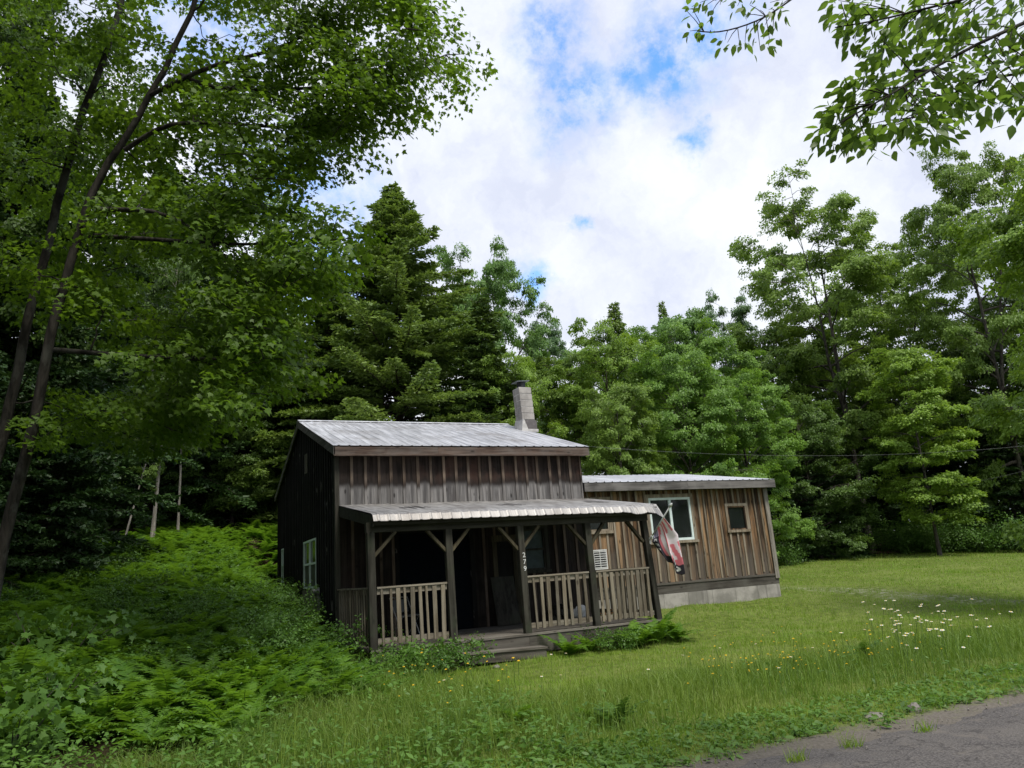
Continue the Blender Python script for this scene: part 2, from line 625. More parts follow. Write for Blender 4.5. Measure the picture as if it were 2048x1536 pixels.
M = {}
M['maple_near'] = mat_leaf('near_maple_leaf', (0.051, 0.105, 0.010), (0.109, 0.195, 0.017), 0.55)
M['maple_bright'] = mat_leaf('bright_maple_leaf', (0.103, 0.193, 0.025), (0.200, 0.313, 0.044), 0.42)
M['maple_mid'] = mat_leaf('maple_leaf', (0.087, 0.158, 0.028), (0.174, 0.271, 0.046), 0.42)
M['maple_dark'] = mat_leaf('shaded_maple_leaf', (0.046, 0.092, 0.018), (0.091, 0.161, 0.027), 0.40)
M['oak'] = mat_leaf('oak_leaf', (0.069, 0.147, 0.034), (0.154, 0.274, 0.069), 0.40)
M['blue_green'] = mat_leaf('blue_green_leaf', (0.066, 0.134, 0.054), (0.141, 0.239, 0.103), 0.36)
M['beech'] = mat_leaf('beech_leaf', (0.078, 0.163, 0.029), (0.165, 0.290, 0.047), 0.42)
M['hemlock'] = mat_leaf('hemlock_needle', (0.066, 0.124, 0.033), (0.154, 0.238, 0.048), 0.28, yellow=(0.198, 0.265, 0.052))
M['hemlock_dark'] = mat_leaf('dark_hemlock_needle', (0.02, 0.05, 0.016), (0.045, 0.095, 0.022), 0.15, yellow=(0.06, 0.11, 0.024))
M['elm'] = mat_leaf('elm_leaf', (0.061, 0.120, 0.024), (0.130, 0.220, 0.036), 0.60, rough=0.4)
M['fern'] = mat_leaf('fern_frond', (0.052, 0.135, 0.012), (0.144, 0.275, 0.025), 0.45)
M['shrub'] = mat_leaf('shrub_leaf', (0.036, 0.094, 0.014), (0.090, 0.182, 0.027), 0.3)
M['weed'] = mat_leaf('weed_leaf', (0.045, 0.11, 0.018), (0.11, 0.215, 0.035), 0.35)
M['grass'] = mat_leaf('lawn_blade', (0.115, 0.213, 0.020), (0.223, 0.368, 0.038), 0.35, yellow=(0.304, 0.362, 0.055), worn=(0.326, 0.308, 0.085))
M['grass_tall'] = mat_leaf('meadow_blade', (0.071, 0.152, 0.020), (0.189, 0.294, 0.045), 0.35, yellow=(0.248, 0.294, 0.055))
M['bark'] = mat_bark('maple_bark', (0.012, 0.011, 0.009), (0.045, 0.04, 0.033), lichen=(0.085, 0.09, 0.075), amount=0.4)
M['bark_grey'] = mat_bark('grey_bark', (0.03, 0.027, 0.023), (0.095, 0.084, 0.072), lichen=(0.14, 0.14, 0.12), amount=0.4)
M['bark_dark'] = mat_bark('hemlock_bark', (0.022, 0.017, 0.014), (0.07, 0.055, 0.045), amount=0.15)
M['bark_birch'] = mat_bark('birch_bark', (0.17, 0.155, 0.13), (0.36, 0.33, 0.285), 9, (0.08, 0.07, 0.06), 0.35)
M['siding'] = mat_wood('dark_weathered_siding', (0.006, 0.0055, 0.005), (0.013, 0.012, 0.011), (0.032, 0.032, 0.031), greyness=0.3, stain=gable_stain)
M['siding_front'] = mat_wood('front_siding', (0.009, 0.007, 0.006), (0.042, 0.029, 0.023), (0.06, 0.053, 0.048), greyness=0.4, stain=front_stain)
M['batten_front'] = mat_wood('front_batten', (0.07, 0.05, 0.036), (0.23, 0.17, 0.125), (0.22, 0.19, 0.16), greyness=0.4, stain=batten_stain)
M['siding_ext'] = mat_wood('brown_siding', (0.035, 0.019, 0.010), (0.33, 0.185, 0.085), (0.16, 0.135, 0.105), greyness=0.35, stain=ext_stain)
M['batten_ext'] = mat_wood('grey_batten', (0.12, 0.095, 0.065), (0.33, 0.275, 0.20), (0.30, 0.27, 0.22), greyness=0.5)
M['trim_grey'] = mat_wood('grey_trim', (0.075, 0.065, 0.055), (0.24, 0.215, 0.185), (0.23, 0.215, 0.195), 'x', 0.5, knots=False)
M['trim_v'] = mat_wood('grey_corner_board', (0.10, 0.09, 0.075), (0.30, 0.27, 0.225), (0.26, 0.245, 0.215), 'z', 0.5, knots=False)
M['fascia'] = mat_wood('fascia', (0.03, 0.02, 0.016), (0.16, 0.11, 0.085), (0.16, 0.145, 0.13), 'x', 0.5)
M['rake'] = mat_wood('rake_board', (0.05, 0.045, 0.038), (0.16, 0.145, 0.125), (0.15, 0.145, 0.13), 'y', 0.5)
M['post'] = mat_wood('porch_post', (0.018, 0.017, 0.013), (0.060, 0.055, 0.044), (0.065, 0.065, 0.052), 'z', 0.5, moss=(0.045, 0.055, 0.033))
M['beam'] = mat_wood('porch_beam', (0.020, 0.019, 0.014), (0.060, 0.055, 0.042), (0.055, 0.055, 0.044), 'x', 0.5, moss=(0.05, 0.055, 0.033))
M['baluster'] = mat_wood('baluster', (0.085, 0.07, 0.05), (0.27, 0.23, 0.165), (0.21, 0.195, 0.16), 'z', 0.4)
M['rail'] = mat_wood('rail', (0.10, 0.085, 0.062), (0.30, 0.26, 0.20), (0.25, 0.235, 0.20), 'x', 0.5)
M['brace'] = mat_wood('brace', (0.03, 0.026, 0.016), (0.095, 0.08, 0.048), (0.10, 0.09, 0.06), 'z', 0.3)
M['deck'] = mat_wood('deck_board', (0.06, 0.053, 0.044), (0.20, 0.18, 0.15), (0.18, 0.17, 0.15), 'x', 0.5)
M['skirt'] = mat_wood('porch_skirt', (0.035, 0.031, 0.026), (0.125, 0.11, 0.092), (0.11, 0.105, 0.09), 'x', 0.6)
M['roof'] = mat_metal('weathered_tin', (0.60, 0.61, 0.64), (0.40, 0.405, 0.43), 0.55)
M['roof_ext'] = mat_metal('clean_tin', (0.74, 0.75, 0.78), (0.62, 0.63, 0.66), 0.1)
M['roof_porch'] = mat_metal('dirty_tin', (0.46, 0.45, 0.435), (0.25, 0.24, 0.23), 0.75, 3.5)
M['concrete'] = mat_concrete('concrete', (0.36, 0.34, 0.31), (0.20, 0.19, 0.17))
M['block'] = mat_concrete('chimney_block', (0.40, 0.38, 0.355), (0.25, 0.235, 0.22))
M['mortar'] = mat_plain('grey_mortar', (0.44, 0.43, 0.42), 0.9)
M['flash'] = mat_plain('patched_flashing', (0.11, 0.10, 0.10), 0.7)
M['iron'] = mat_plain('dark_iron', (0.02, 0.021, 0.024), 0.5, 0.5, 0.3)
M['iron_top'] = mat_plain('cap_plate', (0.22, 0.24, 0.27), 0.45, 0.5, 0.4)
M['glass'] = mat_glass('window_glass')
M['glass_screen'] = mat_plain('insect_screen', (0.05, 0.055, 0.055), 0.6)
M['blind'] = mat_plain('drawn_blind', (0.05, 0.075, 0.075), 0.6)
M['vinyl'] = mat_plain('white_vinyl', (0.62, 0.72, 0.70), 0.4, 0.4, 0, 0.05)
M['white'] = mat_plain('white_plastic', (0.58, 0.59, 0.58), 0.5, 0.4, 0, 0.06)
M['door'] = mat_plain('navy_door_paint', (0.004, 0.006, 0.009), 0.9, 0.08)
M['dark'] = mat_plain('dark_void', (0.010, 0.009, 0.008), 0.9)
M['steel'] = mat_plain('meter_steel', (0.25, 0.25, 0.24), 0.4, 0.5, 0.5)
M['number'] = mat_plain('number_white', (0.60, 0.61, 0.60), 0.5, 0.4, 0, 0.03)
M['ground'] = mat_ground()
M['road'] = mat_road()
M['stone'] = mat_concrete('field_stone', (0.27, 0.25, 0.225), (0.13, 0.12, 0.105))
M['petal_white'] = mat_plain('daisy_petal', (0.80, 0.80, 0.77), 0.7, 0.2, 0, 0.03)
M['petal_yellow'] = mat_plain('yellow_petal', (0.75, 0.50, 0.03), 0.6, 0.2, 0, 0.1)
M['stem'] = mat_plain('flower_stem', (0.08, 0.15, 0.03), 0.7)
M['wire'] = mat_plain('cable_sheath', (0.14, 0.15, 0.145), 0.7)


# ------------------------------------------------------------------ ground, road
def build_ground():
    def axis(a, b, c, d, fine, coarse):
        return np.concatenate([np.linspace(a, b, coarse, endpoint=False), np.linspace(b, c, fine, endpoint=False), np.linspace(c, d, coarse)])
    xs = axis(-140, -14, 40, 160, 340, 22)
    ys = axis(-70, -12, 30, 160, 290, 22)
    X, Y = np.meshgrid(xs, ys)
    Z = terrain(X, Y)
    Z = np.where(Y < ROAD_Y + 0.05, -0.425, Z)
    V = np.stack([X, Y, Z], -1).reshape(-1, 3)
    nx, ny = len(xs), len(ys)
    i = (np.arange(ny - 1)[:, None] * nx + np.arange(nx - 1)[None, :]).ravel()
    F = np.stack([i, i + 1, i + nx + 1, i + nx], -1)
    tag(link('ground', np_mesh('ground', V, [F], smooth=True, mat=M['ground'])), kind='structure')
    # road: a sheet with a crumbling edge
    xs = np.concatenate([np.linspace(-140, -6, 40, endpoint=False), np.linspace(-6, 16, 400, endpoint=False), np.linspace(16, 160, 40)])
    e = ROAD_Y - 0.10 + 0.05 * np.sin(xs * 1.7) + 0.05 * np.sin(xs * 4.9 + 1) + 0.035 * np.sin(xs * 13.1) + 0.02 * np.sin(xs * 31)
    rows = [e, e - 0.12, e - 0.6, np.full_like(e, -13.6), np.full_like(e, -17.2)]
    zz = [-0.424, -0.406, -0.398, -0.36, -0.40]
    V = np.concatenate([np.stack([xs, r, np.full_like(xs, z)], -1) for r, z in zip(rows, zz)])
    n = len(xs)
    i = (np.arange(4)[:, None] * n + np.arange(n - 1)[None, :]).ravel()
    F = np.stack([i, i + n, i + n + 1, i + 1], -1)
    tag(link('road', np_mesh('road', V, [F], smooth=True, mat=M['road'])), kind='structure')


build_ground()

# ------------------------------------------------------------------ cabin
rnd = random.Random(7)
LEN, DEP = 5.9, 8.95
EAVE, RIDGE = 3.97, 5.48
SLOPE = (RIDGE - EAVE) / (DEP / 2 + 0.23)


def roof_z(y):
    return RIDGE - SLOPE * abs(y - DEP / 2)


def metal_sheet(x0, x1, rows, pitch, h=0.011, bad=None, seed=1):
    """ribbed sheet: rows is a list of (y, z); bad(x, k) moves row k."""
    r = random.Random(seed)
    prof = []
    x = x0
    prof.append((x0, 0))
    x += pitch * 0.5
    while x < x1 - 0.06:
        prof += [(x - 0.028, 0), (x - 0.012, h), (x + 0.012, h), (x + 0.028, 0)]
        prof.append((x + pitch * 0.5, -0.001))
        x += pitch
    prof = [p for p in prof if p[0] < x1 - 0.01] + [(x1, 0)]
    m = MB()
    for lay, off in ((0, 0.0), (1, -0.006)):
        idx = []
        for k, (y, z) in enumerate(rows):
            line = []
            for (px, dz) in prof:
                dx, dy, d2 = bad(px, k) if bad else (0, 0, 0)
                line.append(len(m.v))
                m.v.append((px + dx, y + dy, z + dz + off + d2))
            idx.append(line)
        panel = {}
        for k in range(len(rows) - 1):
            for j in range(len(prof) - 1):
                q = (idx[k][j], idx[k][j + 1], idx[k + 1][j + 1], idx[k + 1][j])
                m.f.append(q if lay == 0 else q[::-1])
                pk = int((prof[j][0] - x0) / (pitch * 4))
                m.t.append(panel.setdefault(pk, r.random() * 0.5))
    return m


def boards_wall(m, bt, u0, u1, width, z0, ztop, place, seed, bw=0.055, holes=(), bgap=0.0):
    """vertical boards and battens; place(u, depth) maps to (x, y); depth>0 is outward."""
    r = random.Random(seed)
    n = max(1, round((u1 - u0) / width))
    w = (u1 - u0) / n

    def slab(dst, a, b, d0, d1, za, zb0, zb1, t):
        (xa, ya), (xb, yb), (xc, yc), (xd, yd) = place(a, d0), place(b, d0), place(b, d1), place(a, d1)
        dst.hexa([(xa, ya, za), (xb, yb, za), (xc, yc, za), (xd, yd, za),
                  (xa, ya, zb0), (xb, yb, zb1), (xc, yc, zb1), (xd, yd, zb0)], t)

    def spans(a, b):
        segs = [(z0, None)]
        for (ha, hb, hz0, hz1) in holes:
            if b > ha + 0.005 and a < hb - 0.005:
                out = []
                for s0, s1 in segs:
                    top = 99 if s1 is None else s1
                    if hz0 > s0:
                        out.append((s0, min(hz0, top)))
                    if hz1 < top:
                        out.append((max(hz1, s0), s1))
                segs = out
        return segs
    cuts = sorted(set([u0 + i * w for i in range(n + 1)] + [h for hh in holes for h in hh[:2] if u0 < h < u1]))
    tints = [r.random() for _ in range(n + 1)]
    for a, b in zip(cuts[:-1], cuts[1:]):
        t = tints[min(n, int(((a + b) / 2 - u0) / w))]
        for s0, s1 in spans(a, b):
            slab(m, a, b, -0.025, 0.0, s0, ztop(a) if s1 is None else s1, ztop(b) if s1 is None else s1, t)
    for i in range(n + 1):
        u = u0 + i * w + r.uniform(-0.03, 0.03) * (0 < i < n)
        a, b = max(u0 + 0.001, u - bw / 2 * r.uniform(0.8, 1.15)), min(u1 - 0.001, u + bw / 2)
        for s0, s1 in spans(a, b):
            za = s0 + (r.uniform(0, bgap) if s0 == z0 else 0)
            slab(bt, a, b, -0.004, 0.022 + r.uniform(0, 0.004), za, ztop(a) - 0.004 if s1 is None else s1, ztop(b) - 0.004 if s1 is None else s1, r.random())


cabin = empty('cabin', (0, 0, 0))
tag(cabin, 'weathered board and batten cabin with tin roofs, front porch and a lower side wing', 'cabin')


def core(name, x0, x1, y0, y1, z0, z1, gable=None, mat=None, parent=cabin):
    m = MB()
    if gable is None:
        m.box(x0, x1, y0, y1, z0, z1, 0.5)
    else:
        ym = (y0 + y1) / 2
        a = [(x0, y0, z0), (x0, y1, z0), (x0, y1, z1), (x0, ym, gable), (x0, y0, z1)]
        b = [(x1, y, z) for _, y, z in a]
        m.face(a[::-1])
        m.face(b)
        for i in range(5):
            j = (i + 1) % 5
            m.face([a[i], a[j], b[j], b[i]])
    return m


def window(name, place, u0, u1, z0, z1, frame_mat, split='v', parent=cabin, fw=0.045, trim=None, pane_mats=None, label=None, tw=0.09):
    """place(u, depth) -> (x, y). Frame is the part; trim and panes are its sub-parts."""
    def pbox(m, a, b, d0, d1, za, zb, t=0.5):
        (xa, ya), (xb, yb), (xc, yc), (xd, yd) = place(a, d0), place(b, d0), place(b, d1), place(a, d1)
        m.hexa([(xa, ya, za), (xb, yb, za), (xc, yc, za), (xd, yd, za), (xa, ya, zb), (xb, yb, zb), (xc, yc, zb), (xd, yd, zb)], t)
    f = MB()
    pbox(f, u0, u1, -0.05, 0.018, z1 - fw, z1)
    pbox(f, u0, u1, -0.05, 0.018, z0, z0 + fw)
    pbox(f, u0, u0 + fw, -0.05, 0.016, z0 + fw, z1 - fw)
    pbox(f, u1 - fw, u1, -0.05, 0.016, z0 + fw, z1 - fw)
    um, zm = (u0 + u1) / 2, (z0 + z1) / 2
    if split == 'v':
        pbox(f, um - fw * 0.6, um + fw * 0.6, -0.05, 0.020, z0 + fw, z1 - fw)
        panes = [(u0 + fw, um - fw * 0.6, z0 + fw, z1 - fw), (um + fw * 0.6, u1 - fw, z0 + fw, z1 - fw)]
    elif split == 'h':
        pbox(f, u0 + fw, u1 - fw, -0.05, 0.020, zm - 0.022, zm + 0.022)
        panes = [(u0 + fw, u1 - fw, zm + 0.022, z1 - fw), (u0 + fw, u1 - fw, z0 + fw, zm - 0.022)]
    elif split == 'hv':
        pbox(f, u0 + fw, u1 - fw, -0.05, 0.020, zm - 0.022, zm + 0.022)
        pbox(f, um - 0.02, um + 0.02, -0.05, 0.019, z0 + fw, zm - 0.022)
        pbox(f, um - 0.02, um + 0.02, -0.05, 0.019, zm + 0.022, z1 - fw)
        panes = [(u0 + fw, um - 0.02, zm + 0.022, z1 - fw), (um + 0.02, u1 - fw, zm + 0.022, z1 - fw),
                 (u0 + fw, um - 0.02, z0 + fw, zm - 0.022), (um + 0.02, u1 - fw, z0 + fw, zm - 0.022)]
    else:
        panes = [(u0 + fw, u1 - fw, z0 + fw, z1 - fw)]
    fo = f.obj('window', frame_mat, parent)
    if label:
        fo['label'] = label
    for i, (a, b, za, zb) in enumerate(panes):
        m = MB()
        pbox(m, a, b, -0.036, -0.022, za, zb)
        m.obj('pane', (pane_mats or [M['glass']])[i % len(pane_mats or [0])], fo)
    if trim:
        m = MB()
        pbox(m, u0 - tw, u1 + tw, 0.001, 0.03, z1 + 0.003, z1 + tw, 0.3)
        pbox(m, u0 - tw, u0 - 0.003, 0.001, 0.028, z0, z1 + 0.001, 0.6)
        pbox(m, u1 + 0.003, u1 + tw, 0.001, 0.028, z0, z1 + 0.001, 0.2)
        m.obj('casing', trim, fo)
        m = MB()
        pbox(m, u0 - tw - 0.02, u1 + tw + 0.02, 0.001, 0.055, z0 - 0.07, z0 - 0.003, 0.4)
        m.obj('sill', trim, fo)
    return fo


def front(u, d):          # main front wall, outward = -y
    return (u, -d)


def gable(u, d):          # left gable wall, outward = -x
    return (-d, u)


def right_gable(u, d):
    return (LEN + d, u)


EY = 0.25                 # front plane of the wing


def wing(u, d):
    return (u, EY - d)


def build_main():
    G = (2.4, 4.15, 1.1, 2.25)
    G2 = (7.75, 8.2, 1.27, 2.3)
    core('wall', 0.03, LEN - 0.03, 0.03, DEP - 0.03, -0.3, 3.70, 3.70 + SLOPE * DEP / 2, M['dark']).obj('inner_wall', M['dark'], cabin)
    m, b = MB(), MB()
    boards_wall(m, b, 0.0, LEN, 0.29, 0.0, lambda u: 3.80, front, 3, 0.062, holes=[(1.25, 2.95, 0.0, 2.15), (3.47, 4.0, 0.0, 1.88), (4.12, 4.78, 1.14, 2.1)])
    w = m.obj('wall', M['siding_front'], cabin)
    w['label'] = 'front wall, red brown boards over a grey rain splashed band'
    b.obj('batten', M['batten_front'], w)
    m, b = MB(), MB()
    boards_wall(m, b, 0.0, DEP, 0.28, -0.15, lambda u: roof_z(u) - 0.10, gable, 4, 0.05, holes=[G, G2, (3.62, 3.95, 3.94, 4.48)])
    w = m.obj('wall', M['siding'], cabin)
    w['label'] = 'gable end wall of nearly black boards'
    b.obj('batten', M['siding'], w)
    m, b = MB(), MB()
    boards_wall(m, b, 0.0, DEP, 0.28, -0.15, lambda u: roof_z(u) - 0.10, right_gable, 5, 0.05)
    w = m.obj('wall', M['siding'], cabin)
    b.obj('batten', M['siding'], w)
    m = MB()
    m.box(-0.03, LEN + 0.03, DEP, DEP + 0.03, -0.2, 3.8, 0.4)
    m.obj('wall', M['siding'], cabin)
    m = MB()
    m.box(-0.045, 0.05, -0.047, -0.024, -0.25, 3.76, 0.3)
    m.box(-0.047, -0.024, -0.022, 0.09, -0.25, 3.74, 0.5)
    m.obj('corner_board', M['post'], cabin)
    window('window', gable, *G, M['vinyl'], 'hv', pane_mats=[M['glass'], M['glass'], M['glass_screen'], M['glass_screen']], label='gable window with a white frame, screened below')
    window('window', gable, *G2, M['vinyl'], 'h', label='far gable window')
    window('window', gable, 3.65, 3.92, 3.97, 4.45, M['trim_v'], 'none', fw=0.022, label='slim loft opening high in the gable')
    m = MB()
    m.box(-0.032, -0.006, 2.3, 4.2, 0.1, 1.06, 0.2)
    m.obj('lower_panel', M['trim_grey'], cabin)['label'] = 'grey plank panel under the gable window'
    m = MB()
    m.tube([(-0.02, 1.96, 1.02), (-0.09, 1.96, 1.02)], 0.10, 16)
    m.tube([(-0.085, 1.96, 1.02), (-0.17, 1.96, 1.02), (-0.20, 1.96, 1.02)], [0.082, 0.078, 0.05], 16)
    m.box(-0.08, -0.01, 1.86, 2.06, 0.62, 0.93)
    m.tube([(-0.05, 1.96, 0.64), (-0.05, 1.96, -0.1)], 0.022, 8)
    m.obj('electric_meter', M['steel'], cabin)
    # roof deck + tin
    rf = metal_sheet(-0.105, LEN + 0.163, [(-0.235, EAVE), (1.0, roof_z(1.0)), (2.6, roof_z(2.6) - .006), (DEP / 2, RIDGE)], 0.228, seed=3)
    back = metal_sheet(-0.105, LEN + 0.163, [(DEP / 2, RIDGE), (DEP + 0.23, EAVE)], 0.228, seed=4)
    roof = rf.obj('roof', M['roof'], cabin)
    roof['label'] = 'main roof of ribbed grey tin'
    back.obj('roof_slope', M['roof'], roof)
    m = MB()
    for s in (-1, 1):
        m.hexa([(-0.11, DEP / 2, RIDGE + 0.02), (LEN + 0.17, DEP / 2, RIDGE + 0.02), (LEN + 0.17, DEP / 2 + s * 0.16, RIDGE - 0.03), (-0.11, DEP / 2 + s * 0.16, RIDGE - 0.03),
                (-0.11, DEP / 2, RIDGE + 0.03), (LEN + 0.17, DEP / 2, RIDGE + 0.03), (LEN + 0.17, DEP / 2 + s * 0.16, RIDGE - 0.02), (-0.11, DEP / 2 + s * 0.16, RIDGE - 0.02)], 0)
    m.obj('ridge_cap', M['roof_ext'], roof)
    m = MB()
    for s, ya in ((1, -0.19), (-1, DEP + 0.19)):
        ym = DEP / 2
        m.hexa([(-0.06, ya, roof_z(ya) - 0.07), (LEN + 0.12, ya, roof_z(ya) - 0.07), (LEN + 0.12, ym, RIDGE - 0.07), (-0.06, ym, RIDGE - 0.07),
                (-0.06, ya, roof_z(ya) - 0.02), (LEN + 0.12, ya, roof_z(ya) - 0.02), (LEN + 0.12, ym, RIDGE - 0.02), (-0.06, ym, RIDGE - 0.02)], 0.5)
    m.obj('roof_deck', M['siding'], roof)
    m = MB()
    m.box(-0.09, 2.2, -0.222, -0.192, 3.765, 3.948, 0.3)
    m.box(2.204, LEN + 0.15, -0.221, -0.191, 3.762, 3.946, 0.1)
    m.box(-0.09, LEN + 0.15, -0.236, -0.224, 3.752, 3.782, 0.0)
    m.box(-0.06, LEN + 0.12, -0.19, 0.0, 3.775, 3.80, 0.9)
    m.obj('fascia_board', M['fascia'], cabin)
    for xx, hh in ((-0.098, 0.19), (LEN + 0.128, 0.17)):
        m = MB()
        for ya, sg, h in ((-0.222, 1, hh), (DEP + 0.22, -1, 0.13)):
            p0, p1 = (xx, ya, roof_z(ya) - 0.012), (xx, DEP / 2, RIDGE - 0.012)
            m.hexa([(xx - .001, ya, p0[2] - h), (xx + .03, ya, p0[2] - h), (xx + .03, DEP / 2, p1[2] - h), (xx - .001, DEP / 2, p1[2] - h),
                    (xx - .001, ya, p0[2]), (xx + .03, ya, p0[2]), (xx + .03, DEP / 2, p1[2]), (xx - .001, DEP / 2, p1[2])], 0.3)
        m.obj('rake_board', M['rake'], cabin)
    # chimney
    m = MB()
    cr = random.Random(3)
    zc, x0, x1, y0, y1 = 4.75, 5.90, 6.29, 3.0, 3.44
    n = 8
    zs = [4.75 + i * (6.28 - 4.75) / n for i in range(n + 1)]
    for i in range(n):
        d = -0.07 * (zs[i] - 5.0) / 1.28
        j = cr.uniform(-0.004, 0.004)
        m.box(x0 + d + j, x1 + d + j, y0 + j, y1 + j, zs[i] + 0.006, zs[i + 1] - 0.006, cr.random() * 0.8)
    ch = m.obj('chimney', M['block'], cabin, bevel=0.008)
    m = MB()
    m.box(x0 + 0.008, x1 - 0.008, y0 + 0.012, y1 - 0.012, -0.2, 5.3, 0.5)
    m.hexa([(x0 + .01, y0 + .012, 5.2), (x1 - .01, y0 + .012, 5.2), (x1 - .01, y1 - .012, 5.2), (x0 + .01, y1 - .012, 5.2),
            (x0 - .06, y0 + .012, 6.275), (x1 - .08, y0 + .012, 6.275), (x1 - .08, y1 - .012, 6.275), (x0 - .06, y1 - .012, 6.275)])
    m.obj('mortar', M['mortar'], ch)
    m = MB()
    zb = roof_z(y0)
    m.hexa([(x0 - .07, y0 - .03, zb - .03), (x0 + .12, y0 - .10, zb - .05), (x0 + .12, y1 + .05, zb + .10), (x0 - .07, y1 + .08, zb + .10),
            (x0 - .012, y0 - .012, zb + .34), (x0 + .05, y0 - .012, zb + .30), (x0 + .05, y1 + .01, zb + .40), (x0 - .012, y1 + .01, zb + .42)])
    m.box(x0 + .1, x1 + .03, y0 - .09, y0 - .004, zb - .05, zb + .03)
    m.obj('flashing', M['mortar'], ch)
    m = MB()
    m.box(x0 + .06, x1 + .012, y0 - .035, y0 - .002, zb + .02, zb + .30)
    m.box(x1 - .01, x1 + .03, y0 - .02, y1, zb - .02, zb + .28)
    m.obj('patch', M['flash'], ch)
    m = MB()
    cx, cy = (x0 + x1) / 2 - 0.075, (y0 + y1) / 2
    m.tube([(cx, cy, 6.26), (cx, cy, 6.47)], 0.13, 16)
    m.box(cx - .15, cx + .15, cy - .15, cy + .15, 6.28, 6.31)
    m.obj('flue', M['iron'], ch)
    m = MB()
    m.hexa([(cx - .21, cy - .19, 6.450), (cx + .19, cy - .19, 6.480), (cx + .19, cy + .19, 6.490), (cx - .21, cy + .19, 6.460),
            (cx - .21, cy - .19, 6.465), (cx + .19, cy - .19, 6.495), (cx + .19, cy + .19, 6.510), (cx - .21, cy + .19, 6.480)])
    m.obj('chimney_cap', M['iron_top'], ch)


build_main()


